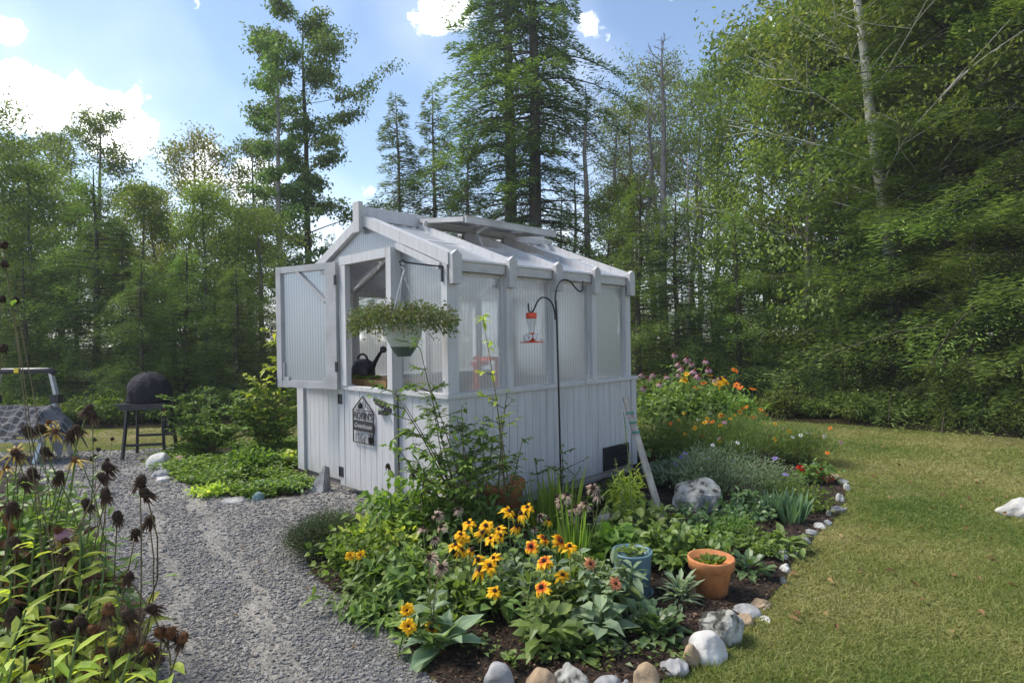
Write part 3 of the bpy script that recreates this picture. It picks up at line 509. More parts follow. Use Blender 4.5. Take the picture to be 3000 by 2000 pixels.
# open upper half door
UD = empty('upper_door', (-.075, 1.49, 0), R(-15.7)); UD.parent = GR
UD.rotation_euler = (0, 0, R(15.7)); dw, z0, z1 = .80, .955, 2.115
mb = MB(); mb.box(-.022, .022, 0, .135, z0, z1); mb.box(-.022, .022, dw - .065, dw, z0, z1); mb.box(-.02, .02, .135, dw - .065, z1 - .06, z1); mb.box(-.02, .02, .135, dw - .065, z0, z0 + .065)
mb.build('door_frame', 'paint2', UD)
mb = MB(); mb.box(.004, .010, .137, dw - .067, z0 + .066, z1 - .061); mb.build('door_pane', 'poly', UD)
mb = MB().bar((-.004, .50, z1 - .065), (-.004, .14, z1 - .36), .02, .045, up=(1, 0, 0)); mb.build('brace', 'paint2', UD)
MB().box(-.012, .003, dw - .09, dw - .066, z0 + .067, z0 + .24).box(-.012, .003, dw - .15, dw - .0905, z0 + .067, z0 + .10).build('corner_block', 'paint2', UD); MB().box(-.012, .003, .137, .19, z0 + .067, z0 + .10).build('corner_block', 'paint2', UD); MB().box(-.012, .003, .137, .20, z1 - .10, z1 - .062).build('corner_block', 'paint2', UD)
for z in (1.95, 1.16): mb = MB().box(-.025, -.022, -.012, .02, z - .045, z + .045); mb.tube([(-.024, -.006, z - .045), (-.024, -.006, z + .045)], .008); mb.build('hinge', 'black', UD)
mb = MB().box(-.03, .03, dw + .001, dw + .012, z0 + .01, z0 + .10); mb.build('latch', 'black', UD)
# plant bracket, wall grille
mb = MB().tube([(-.008, .045, 1.83), (-.008, .045, 1.95)], .010, 6); mb.tube([(-.008, .045, 1.942), (-.18, .045, 1.944), (-.33, .045, 1.948), (-.36, .045, 1.965), (-.385, .045, 1.95), (-.378, .045, 1.925), (-.355, .045, 1.925)], .0065, 6); part('plant_bracket', mb, 'black')
mb = MB().box(1.925, 2.33, .004, .0115, .10, .31); 
for i in range(7): mb.bar((1.93, -.004, .12 + i * .028), (2.325, -.004, .12 + i * .028), .022, .004, up=(0, -.6, 1))
for a in ((1.915, 1.93), (2.325, 2.34)): mb.box(a[0], a[1], -.01, .003, .092, .318)
mb.box(1.931, 2.324, -.009, .003, .092, .104); mb.box(1.931, 2.324, -.009, .003, .306, .318); part('wall_grille', mb, 'black')
# interior things
BN = empty('potting_bench', gh(0, 0, 0), GA, 'brown wooden potting bench inside the greenhouse behind the half door', 'bench')
mb = MB().box(.16, .62, 1.05, 2.36, .985, 1.02); mb.box(.14, .159, 1.05, 2.36, .93, 1.035); mb.build('bench_top', 'bench', BN)
for a, b in ((.2, 1.1), (.58, 1.1), (.2, 2.3), (.58, 2.3)): MB().box(a - .03, a + .03, b - .03, b + .03, .03, .984).build('leg', 'bench', BN)
BN2 = empty('shelf_bench', gh(0, 0, 0), GA, 'long slatted bench along the far inside wall of the greenhouse', 'bench')
mb = MB()
for i in range(4): mb.box(.7, 2.3, 1.9 + i * .12, 1.99 + i * .12, .80, .83)
mb.build('bench_top', 'wood', BN2)
for a, b in ((.75, 1.95), (2.25, 1.95), (.75, 2.3), (2.25, 2.3)): MB().box(a - .03, a + .03, b - .03, b + .03, .03, .799).build('leg', 'wood', BN2)
WC = empty('watering_can', gh(.33, 1.74, 1.021), GA, 'dark plastic watering can with long curved spout on the potting bench', 'watering can')
mb = MB().lathe([(0, 0), (.105, 0), (.118, .03), (.115, .10), (.09, .165), (.05, .19), (0, .195)], 28); mb.build('body', 'dkplastic', WC, True)
mb = MB().tube([(0, -.09, .06), (0, -.16, .10), (0, -.23, .18), (0, -.31, .255), (0, -.345, .275)], [.032, .026, .02, .016, .016], 10); mb.build('spout', 'dkplastic', WC, True)
mb = MB().tube([(0, -.335, .27), (0, -.36, .285), (0, -.375, .29)], [.018, .034, .032], 12); mb.build('rose_head', 'dkplastic', WC, True)
an = np.linspace(-.25, 1.08, 12) * math.pi; mb = MB().tube([(0, .01 + .095 * math.cos(t), .165 + .075 * math.sin(t)) for t in an], .012, 8); mb.build('handle', 'dkplastic', WC, True)
g_ = np.random.default_rng(8)
LP = empty('leafy_seedling', gh(.25, 1.56, 1.021), GA, 'crumpled green leafy plant on the bench in front of the watering can', 'plant')
mb = MB(); n = 26; th = g_.random(n) * 6.28; mb.leaf(np.stack([g_.normal(size=n) * .05, g_.normal(size=n) * .09, g_.random(n) * .02], -1), np.stack([np.cos(th), np.sin(th), .5 + 0 * th], -1), runit(g_, n) * .4 + [0, 0, 1], .11, .07, kind='leaf', bend=.5, cup=.2); mb.build('foliage', 'lf_bright', LP)
RS = empty('step_stool', gh(.83, .55, .03), GA, 'red folding stool seen blurred through the first side pane', 'stool')
mb = MB().box(.03, .17, -.08, .18, 1.17, 1.20); mb.build('seat', 'red', RS)
for a in (-.12, .14): mb = MB().box(a, a + .035, -.05, .0, 0, 1.13 if a < 0 else 1.168); mb.build('leg', 'red', RS)
MB().box(-.13, .01, -.06, .02, 1.131, 1.165).build('step', 'red', RS)
# sign on the half door
SG = empty('house_sign', gh(-.05, 1.125, .50), GA, 'black metal house-shaped sign with cut-out lettering hung on the half door', 'sign')
sw, sh, sp = .165, .285, .41
mb = MB(); out = [(-sw, 0), (-sw, sh), (0, sp), (sw, sh), (sw, 0)]
for i in range(5):
    a, b = out[i], out[(i + 1) % 5]; mb.bar((0, a[0], a[1]), (0, b[0], b[1]), .006, .009, up=(1, 0, 0))
mb.bar((0, -sw, sh), (0, sw, sh), .006, .007, up=(1, 0, 0)); mb.build('sign_frame', 'black', SG)
mb = MB().box(-.003, .003, -sw, sw, .105, .195); mb.build('name_band', 'black', SG)
mb = MB()   # scroll work: bird, flowers, vases, vines
def arc(cy, cz, r, a0, a1, rad=.0026, k=7): mb.tube([(0, cy + r * math.cos(t), cz + r * math.sin(t)) for t in np.linspace(a0, a1, k)], rad, 4)
MB().lathe([(0, -.028), (.014, -.024), (.02, 0), (.018, .02), (0, .03)], 8, (0, .045, .325)).build('flower_pot', 'black', SG); arc(.045, .355, .012, 0, 6.2)
for (y, z, r) in ((-.06, .31, .02), (-.09, .30, .016), (.10, .30, .018), (0, .375, .014), (-.03, .34, .018), (.12, .295, .012), (-.125, .296, .01)): arc(y, z, r, random.Random(int(z * 999)).random() * 3, 5.5)
for y in (-.14, -.115, -.09, -.03, -.015, 0.01, .03, .05, .07): mb.tube([(0, y, .0), (0, y + .01, .05), (0, y - .006, .075 + .02 * math.sin(y * 90))], .0028, 4)
MB().lathe([(0, 0), (.016, .005), (.024, .05), (.026, .06)], 8, (0, -.125, .005)).build('flower_pot', 'black', SG)
for (y, z) in ((.12, .06), (.09, .07), (.13, .03), (-.08, .08), (-.05, .05), (-.10, .085), (-.14, .08)): arc(y, z, .014, 0, 4.5)
mb.build('scroll_work', 'black', SG)
def text(s, name, size, y0, z, mat, parent, shear=0, ext=.002, font_w=None):
    cu = bpy.data.curves.new(name, 'FONT'); cu.body = s; cu.size = size; cu.extrude = ext; cu.align_x = 'CENTER'; cu.shear = shear; cu.resolution_u = 2
    to = bpy.data.objects.new(name + '_tmp', cu); col.objects.link(to); bpy.context.view_layer.update()
    me = bpy.data.meshes.new_from_object(to.evaluated_get(bpy.context.evaluated_depsgraph_get())); bpy.data.objects.remove(to); me.name = name
    n = len(me.vertices); v = np.empty(n * 3); me.vertices.foreach_get('co', v); v = v.reshape(-1, 3); w = v[:, 0].max() - v[:, 0].min()
    if font_w: v[:, 0] *= font_w / w
    nv = np.stack([-v[:, 2] + 0, -v[:, 0], v[:, 1]], -1) + np.array([y0, 0, z]); me.vertices.foreach_set('co', nv.ravel()); me.materials.clear(); me.materials.append(M[mat])
    o = bpy.data.objects.new(name, me); col.objects.link(o); o.parent = parent; return o
text("ROBIN'S", 'lettering', .095, 0, .207, 'black', SG, font_w=.30)
text("Greenhouse", 'lettering', .062, -.005, .132, 'paint', SG, shear=.45, ext=.001, font_w=.28)
# ---------------------------------------------------------------- hanging basket
HB = empty('hanging_basket', gh(-.36, .045, 1.44), 0, 'two tone green hanging pot spilling over with trailing plants from a black bracket', 'hanging basket')
mb = MB().lathe([(.092, -.088), (.122, -.027), (.136, .05), (.142, .055), (.142, .068), (.134, .068), (.126, .055), (0, .05)], 32); mb.build('pot', 'potlite', HB, True)
mb = MB().lathe([(0, -.157), (.05, -.157), (.055, -.145), (.08, -.112), (.0935, -.087)], 32); mb.build('drip_base', 'potdark', HB, True)
mb = MB()
for a in (0, 2.1, 4.2): mb.tube([(.14 * math.cos(a), .14 * math.sin(a), .06), (.004 * math.cos(a), .004 * math.sin(a), .42)], .0022, 4)
mb.tube([(0, 0, .42), (.012, 0, .45), (-.006, 0, .475), (.004, 0, .498)], .006, 6); mb.build('hanger', 'wire', HB)
mb = MB(); n = 3800; th = g_.random(n) * 6.283; rr = np.sqrt(g_.random(n)) * .335; px_ = rr * np.cos(th) * 1.16; py_ = rr * np.sin(th) * .8
top = .20 - .55 * rr ** 2 + .025 * np.sin(th * 5) + .02 * np.sin(th * 11); zz = top - g_.random(n) ** 1.3 * (.09 + .05 * (rr / .33) ** 1.5) + g_.normal(size=n) * .014
Rm = np.eye(2); Rm[0, 1] = 0; xy = np.stack([px_, py_], -1) @ Rm.T
Pp = np.c_[xy, zz]; dd = np.c_[xy * 2.2, .1 + g_.normal(size=n) * .5] + g_.normal(size=(n, 3)) * .4
mb.leaf(Pp, dd, runit(g_, n) + [0, 0, .7], .022 + .014 * g_.random(n), .011 + .006 * g_.random(n)); mb.build('foliage', 'lf_trail', HB)
mb = MB()
for i in range(150):
    a = g_.random() * 6.283; r1 = .12 + .24 * g_.random(); e = np.array([r1 * math.cos(a) * 1.05, r1 * math.sin(a) * .8, .19 - .8 * r1 ** 2 + g_.normal() * .04])
    mb.tube([(.05 * math.cos(a), .05 * math.sin(a), .06), tuple(e * .6 + [0, 0, .07]), tuple(e)], .0016, 3, cap=False)
mb.build('stems', 'stembrown', HB)
# ---------------------------------------------------------------- shepherd hook & feeder
pb = gh(1.07, -.15)
SH = empty('shepherd_hook', pb, GA, 'tall black double shepherd hook standing by the greenhouse side wall', 'garden hook')
zt = Z0
MB().tube([(0.03, 0, 0), (.015, 0, .9), (0, 0, 1.6), (-.01, 0, 1.72)], .0085, 8).build('pole', 'black', SH)
def hook(c): return MB().tube(c, .0075, 7)
def smooth_path(p, k=5):
    P = np.array(p, float); out = []
    for i in range(len(P) - 1):
        a = P[max(i - 1, 0)]; b = P[i]; c = P[i + 1]; d = P[min(i + 2, len(P) - 1)]
        for t in np.arange(k) / k: out.append(.5 * ((2 * b) + (-a + c) * t + (2 * a - 5 * b + 4 * c - d) * t * t + (-a + 3 * b - 3 * c + d) * t ** 3))
    out.append(P[-1]); return out
hook(smooth_path([(-.012, 0, 1.68), (-.012, 0, 1.76), (.03, 0, 1.86), (.11, 0, 1.90), (.19, 0, 1.885), (.26, 0, 1.835), (.31, 0, 1.81), (.355, 0, 1.82), (.365, 0, 1.905)])).build('hook', 'black', SH, True)
hook(smooth_path([(-.018, 0, 1.55), (-.03, 0, 1.64), (-.08, 0, 1.71), (-.17, 0, 1.735), (-.235, 0, 1.70), (-.285, 0, 1.63), (-.32, 0, 1.605), (-.345, 0, 1.625), (-.348, 0, 1.68)])).build('hook', 'black', SH, True)
HF = empty('hummingbird_feeder', gh(1.07 - .315, -.15, 1.36), GA, 'red and clear hummingbird feeder with white flower ports hanging from the lower hook', 'bird feeder')
MB().lathe([(0, 0), (.095, 0), (.10, .006), (.03, .012), (0, .012)], 28).build('base', 'red', HF, True)
MB().lathe([(.027, .0125), (.03, .02), (.03, .072), (.024, .082), (0, .082)], 20).build('collar', 'red', HF, True)
MB().lathe([(.022, .083), (.024, .12), (.036, .155), (.041, .19), (.041, .197), (0, .197)], 20).build('bottle', 'glass', HF, True)
MB().lathe([(0, .198), (.042, .198), (.044, .202), (.044, .24), (.04, .244), (0, .244)], 20).build('cap', 'red', HF, True)
MB().tube([(-.01, 0, .245), (-.004, 0, .27), (.0, 0, .29)], .002, 4).tube([(.01, 0, .245), (.004, 0, .27), (0, 0, .29)], .002, 4).build('hanger', 'black', HF)
for a in (200, 310, 80, 260):
    T = Matrix.Translation((.062 * math.cos(R(a)), .062 * math.sin(R(a)), .042)) @ Matrix.Rotation(R(a), 4, 'Z') @ Matrix.Rotation(R(62), 4, 'Y')
    mb = MB().lathe([(.006, -.005), (.012, .004), (.026, .012), (.033, .010), (.035, .004), (.028, .0)], 14, T=T); p = mb.build('feeding_port', 'pt_white', HF, True)
# ---------------------------------------------------------------- wedge, leaning board
w0 = gd(733, 1128); WG = MB(); 
V = [(-.10, -.05, 0), (.06, -.09, 0), (.10, .03, 0), (-.05, .09, 0), (.055, .01, .24), (.085, .05, .21), (.02, .05, .225)]
WG.addfaces(V, [[0, 1, 4], [1, 2, 5, 4], [2, 3, 6, 5], [3, 0, 4, 6], [4, 5, 6], [3, 2, 1, 0]]); o = WG.build('splitting_wedge', 'rock_grey'); o.location = w0; o.name = 'pointed_rock'; tag(o, 'pointed grey triangular rock propped against the greenhouse wall by the door', 'rock')
b0 = gd(1528, 1212, 0.0); b1 = dp(1436, 912, gd(1528, 1212).y + .55)
LB = empty('leaning_board', b0, 0, 'long weathered grey board leaning over the flower bed tied with green twine', 'board')
dv = b1 - b0
MB().bar((0, 0, -.02), tuple(dv), .05, .022, up=(0.3, -1, 0)).build('board', 'wood', LB)
M['twine'] = surf('green_twine', [(.3, (.03, .16, .12)), (.7, (.05, .22, .17))], 9, .8, 0)
for t in (.70, .78, .86): MB().bar(tuple(dv * t), tuple(dv * (t + .012)), .056, .030, up=(.3, -1, 0)).build('twine', 'twine', LB)
# ---------------------------------------------------------------- pots
def soilplug(mb): return mb
BP = empty('blue_pot', gd(1453, 1362), 0, 'blue glazed cylindrical pot holding a small leafy plant in the flower bed', 'plant pot')
MB().lathe([(0, 0), (.085, 0), (.092, .01), (.096, .10), (.099, .11), (.098, .13), (.104, .215), (.110, .225), (.110, .235), (.100, .235), (.095, .20), (0, .195)], 36).build('pot', 'bluepot', BP, True)
MB().lathe([(0, .004), (.10, .004), (.115, .02), (.11, .022), (.09, .008)], 30).build('saucer', 'bluepot', BP, True)
mb = MB(); n = 60; th = g_.random(n) * 6.28; r = g_.random(n) * .07; mb.leaf(np.stack([r * np.cos(th), r * np.sin(th), .2 + .05 * g_.random(n)], -1), np.stack([np.cos(th), np.sin(th), .4 + g_.random(n)], -1), runit(g_, n) * .4 + [0, 0, 1], .045, .03, kind='leaf', bend=.3); mb.build('foliage', 'lf_mid', BP)
TP = empty('terracotta_pot', gd(1634, 1366), 0, 'orange terracotta pot with thick rim and pale green leaves near the lawn edge', 'plant pot')
MB().lathe([(0, 0), (.078, 0), (.105, .148), (.107, .15), (.119, .152), (.124, .20), (.122, .208), (.112, .208), (.106, .17), (0, .165)], 36).build('pot', 'terra', TP, True)
mb = MB(); n = 22; th = g_.random(n) * 6.28; r = g_.random(n) * .05; mb.leaf(np.stack([r * np.cos(th), r * np.sin(th), .165 + 0 * r], -1), np.stack([np.cos(th) * .7, np.sin(th) * .7, .5 + g_.random(n)], -1), runit(g_, n) * .4 + [0, 0, 1], .075, .038, kind='leaf', bend=.3, cup=.25); mb.build('foliage', 'lf_bright', TP)
TB = empty('terracotta_bowl', gd(1152, 1180), 0, 'wide old terracotta bowl half hidden in leaves by the greenhouse corner', 'plant pot')
MB().lathe([(0, 0), (.13, 0), (.17, .14), (.185, .145), (.185, .18), (.172, .18), (.16, .14), (0, .13)], 36).build('bowl', 'terra', TB, True); TB.scale = (1.05, 1.05, 1.5)
# ---------------------------------------------------------------- covered grill
gx = dp(345, 1000, 7.35).x
GL = empty('covered_grill', (gx, 7.35, 0), R(12), 'portable grill under a black cloth cover on a folding cart', 'grill')
bm = bmesh.new(); bmesh.ops.create_icosphere(bm, subdivisions=4, radius=1)
gg = random.Random(4)
for v in bm.verts:
    x, y, z = v.co; a = math.atan2(y, x); f = 1 + .05 * math.sin(5 * a + z * 6) * (1 - z) + .03 * math.sin(11 * a + 2)
    e = max(abs(x), abs(y)); q = (x * x + y * y) ** .5; k = 1 + .10 * (1 - abs(z))
    zz = max(z, -.42); q2 = math.sqrt(max(1e-6, 1 - min(.96, z * z))); w_ = 1.0 if z > 0 else 1.0 / max(.35, q2) if z > -.42 else 1.0 / max(.35, math.sqrt(1 - .42 ** 2)) * 1.0
    v.co = (x * .25 * f * w_ * .97, y * .22 * f * w_ * .97, .80 + (z * .235 if z > 0 else zz * .30) + .01 * math.sin(9 * a) * (1 - abs(z)) + .015 * math.sin(4 * a + 1) * max(0, z))
me = bpy.data.meshes.new('cover'); bm.to_mesh(me); bm.free(); me.materials.append(M['cover'])
for p in me.polygons: p.use_smooth = True
o = bpy.data.objects.new('cover', me); col.objects.link(o); o.parent = GL
MB().box(-.25, .25, -.24, .24, .60, .67).box(-.34, -.251, -.16, .16, .645, .66).build('tray', 'dkplastic', GL)
for sx in (-1, 1):
    for sy in (-1, 1): MB().bar((sx * .19, sy * .15, .60), (sx * .23, sy * .22, 0), .03, .03).build('leg', 'black', GL)
MB().box(-.21, .21, -.215, -.185, .16, .19).build('crossbar', 'black', GL); MB().box(-.21, .21, .185, .215, .22, .25).build('crossbar', 'black', GL)
MB().tube([(.2, -.1, .59), (.2, -.12, .45)], .012, 6).build('gas_hose', 'red', GL)
MB().tube([(.23, -.1, .30), (.23, -.1, .50)], .06, 12).build('gas_bottle', 'black', GL)
# ---------------------------------------------------------------- folding ladder + tarp
lx0, lx1 = dp(0, 900, 7.2).x, dp(118, 900, 7.2).x
LA = empty('folding_ladder', ((lx0 + lx1) / 2, 7.2, 0), 0, 'silver folding ladder frame with dark padded top bar and yellow sticker', 'ladder')
h = (lx1 - lx0) / 2
MB().tube([(-h - .06, 0, 1.06), (-h, -.01, 1.085), (h - .02, -.01, 1.085), (h + .05, 0, 1.05)], .035, 10).build('top_bar', 'dkplastic', LA, True)
MB().box(-.1, -.045, -.048, -.02, 1.06, 1.115).build('sticker', 'yellow', LA)
for s in (-1, 1):
    MB().bar((s * h, 0, 1.06), (s * (h + .06), 0, .78), .05, .035).build('rail', 'alu', LA)
    MB().box(s * (h + .06) - .05, s * (h + .06) + .05, -.04, .04, .69, .79).build('joint', 'black', LA)
    for t in (-.28, .3): MB().bar((s * (h + .05), 0, .70), (s * (h + .0), t, 0), .05, .035).build('leg', 'alu', LA)
for ya in (-.22, .20): MB().box(-h, h, ya, ya + .04, .25, .29).build('rung', 'alu', LA)
mb = MB(); nu, nv = 46, 40; U_, V_ = np.meshgrid(np.linspace(0, 1, nu), np.linspace(0, 1, nv), indexing='ij')
X = -.62 + U_ * 1.22; rg2 = np.random.default_rng(3); ridge = .60 + .10 * np.sin(U_ * 3.0) + .05 * np.sin(U_ * 9) - .35 * np.clip(U_ - .78, 0, 1) * 3.5 * (1.0)
t = np.abs(V_ - .5) * 2; Zt = ridge - t ** 1.1 * (.42 - .2 * U_) - .05 * np.sin(U_ * 34 + t * 5 + 2 * np.sin(U_ * 9)) * t - .03 * np.sin(U_ * 13 + V_ * 9) - .025 * np.sin(U_ * 47 - V_ * 20) * t; Yt = (V_ - .5) * .62 * (1 - .2 * t) + .03 * np.sin(U_ * 21) * t
a = (np.arange(nu - 1)[:, None] * nv + np.arange(nv - 1)[None]).ravel(); P = np.stack([X, Yt, np.maximum(Zt, .1)], -1).reshape(-1, 3); P2 = P - [0, 0, .004]
mb.add(P, np.stack([a, a + nv, a + nv + 1, a + 1], -1)); mb.add(P2, np.stack([a, a + 1, a + nv + 1, a + nv], -1)); o = mb.build('draped_tarp', 'plaid', None, True); o.location = ((lx0 + lx1) / 2, 7.15, 0)
tag(o, 'crumpled dark grey plaid tarp draped over the folding ladder', 'tarp')
# ---------------------------------------------------------------- rocks
bm = bmesh.new(); bmesh.ops.create_icosphere(bm, subdivisions=4, radius=1); ICO_V = np.array([v.co[:] for v in bm.verts]); ICO_F = np.array([[v.index for v in f.verts] for f in bm.faces]); bm.free()
def rock(x, y, w, hgt, mat, label, seed, rough=.12, rz=0, dep=None, group=None, flat=0, name='rock'):
    g = np.random.default_rng(seed); p = gd(x, y - (16 if y > 1585 else 0)); w = w * .9 if name == 'edging_stone' else w; r = w / 2; V = ICO_V.copy(); d = np.zeros(len(V))
    for k in range(7):
        a = g.normal(size=3); f = 1.0 + k * .9; d += np.sin(V @ (nrm(a) * f * 2) + g.random() * 6) * rough / (1 + k * .55)
    for k in range(5 if rough > .08 else 2):     # planar facets
        nn_ = nrm(g.normal(size=3) * [1, 1, .6] + [0, 0, .25]); c = .62 + .25 * g.random(); s = V @ nn_; V = V - np.maximum(s - c, 0)[:, None] * nn_ * .85
    if rough > .1: d = d + g.normal(size=len(V)) * .012
    V = V * (1 + d)[:, None]; V = V * [r, (dep or w * .9) / 2, hgt * .8]; V[:, 2] += hgt * .15
    c, s = math.cos(rz), math.sin(rz); V = np.stack([V[:, 0] * c - V[:, 1] * s, V[:, 0] * s + V[:, 1] * c, V[:, 2]], -1)
    mb = MB(); mb.add(V, ICO_F); o = mb.build(name, 'rock_' + mat, None, rough < .1); o.location = (p.x, p.y, 0); return tag(o, label, 'rock', group)
EG = 'stones edging the flower bed'
rocks = [
 (1150, 1598, 0.138, 0.111, 'grey', 'smooth blue grey rounded stone at the bottom centre, first of the front edging row', .06, 0.3),
 (1243, 1604, 0.153, 0.102, 'tan', 'smooth rust brown rounded stone between the blue grey stone and a pitted one', .05, .1),
 (1316, 1600, 0.163, 0.093, 'lichen', 'pitted grey stone with dark lichen patches in the front edging row', .16, .4),
 (1397, 1604, 0.133, 0.060, 'grey', 'low grey stone just right of the lichen-patched stone', .07, .2),
 (1437, 1604, 0.061, 0.051, 'grey', 'very small grey stone squeezed between two larger front edging stones', .08, .8),
 (1487, 1592, 0.143, 0.111, 'tan', 'pale cream upright boulder with a notched right side in the front edging row', .09, 1.2),
 (1548, 1542, 0.133, 0.051, 'grey', 'thin slate coloured wedge stone lying beside the cream upright stone', .10, -.5),
 (1588, 1524, 0.092, 0.085, 'tan', 'beige leaning stone behind the big pale grey stone', .07, .5),
 (1622, 1508, 0.194, 0.111, 'white', 'large smooth pale blue grey stone next to the grass, below the lichened boulder', .05, -.5),
 (1655, 1466, 0.235, 0.145, 'lichen', 'big rough lichened boulder in the edging nearest the terracotta pot', .13, -.3),
 (1578, 1486, 0.071, 0.051, 'tan', 'small tan stone tucked behind the beige leaning stone', .1, .2),
 (1712, 1431, 0.102, 0.051, 'tan', 'small flat tan stone right of the lichened boulder', .06, .3),
 (1716, 1409, 0.153, 0.051, 'grey', 'long narrow smooth grey stone lying slanted below the terracotta pot', .05, -.6),
 (1745, 1392, .13, .04, 'tan', 'flat brownish slab sunk in the soil past the long narrow stone', .12, -.7),
 (1757, 1423, 0.082, 0.017, 'white', 'thin pale flake of stone at the edge of the lawn', .12, -.6),
 (1797, 1338, .05, .04, 'lichen', 'small dark pitted stone at the lawn edge right of the terracotta pot', .14, .2),
 (1804, 1312, .08, .05, 'white', 'white chalky stone below the arching broad leaves', .14, .2),
 (1798, 1284, .08, .07, 'white', 'chalky white jagged stone standing under the variegated leaves', .14, .6),
 (1820, 1276, .06, .07, 'white', 'narrow upright pale stone beside the jagged chalky one', .12, .9),
 (1845, 1245, .11, .06, 'lichen', 'mottled grey stone half covered by arching hosta leaves', .14, .2),
 (1862, 1226, .09, .04, 'grey', 'flat slate grey stone behind the hosta leaves at the lawn edge', .08, .2),
 (1883, 1213, .09, .035, 'white', 'thin white stone on the curve of the bed edge', .13, -.2),
 (1903, 1204, .06, .04, 'white', 'tiny white stone right of the thin white one on the curve', .13, .2),
 (1902, 1186, .05, .05, 'lichen', 'tiny mottled stone above the two thin white stones', .13, .2),
 (1924, 1175, .13, .05, 'grey', 'smooth oval light blue stone on the bend of the bed edge', .04, -.1),
 (1944, 1169, .03, .02, 'white', 'pebble lying on the grass beside the oval light blue stone', .1, -.1),
 (1930, 1154, .08, .08, 'white', 'knobbly bright white stone above the oval light blue stone', .17, -.1),
 (1944, 1126, .06, .07, 'white', 'small upright white stone near the far bend of the bed', .13, -.1),
 (1938, 1108, .11, .04, 'grey', 'flat grey stone at the far bend of the bed edge', .1, -.1),
 (1910, 1097, .17, .05, 'tan', 'long brownish flat stone beside the scarlet flowers', .1, -.1),
 (1872, 1078, .10, .07, 'grey', 'round grey stone behind the scarlet flowers', .08, -.1)]
for i, (x, y, w, h, m, lb, ro, rz) in enumerate(rocks): rock(x, y, w, h, m, lb, 30 + i, ro, rz, group=EG, name='edging_stone')
rock(1612, 1165, .46, .21, 'lichen', 'large rough grey boulder in the middle of the flower bed', 90, .13, .1, dep=.4, name='boulder')
rock(1410, 1222, .22, .15, 'grey', 'pale rock half hidden by leaves behind the blue pot', 91, .12, .1)
rock(2352, 1182, .34, .13, 'white', 'pale rounded boulder sitting alone in the lawn at the right edge', 92, .1, .1, dep=.3, name='boulder')
rock(368, 1072, .27, .18, 'white', 'rounded white boulder at the left end of the weedy patch beside the gravel', 93, .05, .1, name='boulder')
rock(382, 1078, .22, .08, 'grey', 'low flat grey rock in front of the rounded white boulder', 94, .08, .1)
rock(412, 1068, .16, .12, 'tan', 'yellowish rock behind the white boulder in the weeds', 95, .08, .1)
rock(372, 1094, .20, .08, 'grey', 'lower grey rock at the gravel edge left of the weedy patch', 96, .08, .1)
rock(374, 1104, .16, .05, 'white', 'flat pale stone lowest of the small heap beside the gravel', 97, .08, .1)
rock(593, 1148, .11, .075, 'blue', 'smooth teal blue egg-shaped stone at the edge of the gravel', 98, .03, .1, name='painted_stone')
rock(540, 1150, .24, .035, 'grey', 'flat slate lying where weeds meet gravel left of the teal stone', 99, .08, .5)
M['lf_thyme'] = leafmat('thyme_leaves', [(.03, .05, .022), (.055, .085, .035), (.09, .125, .055)], .25, .6, .2, 4)
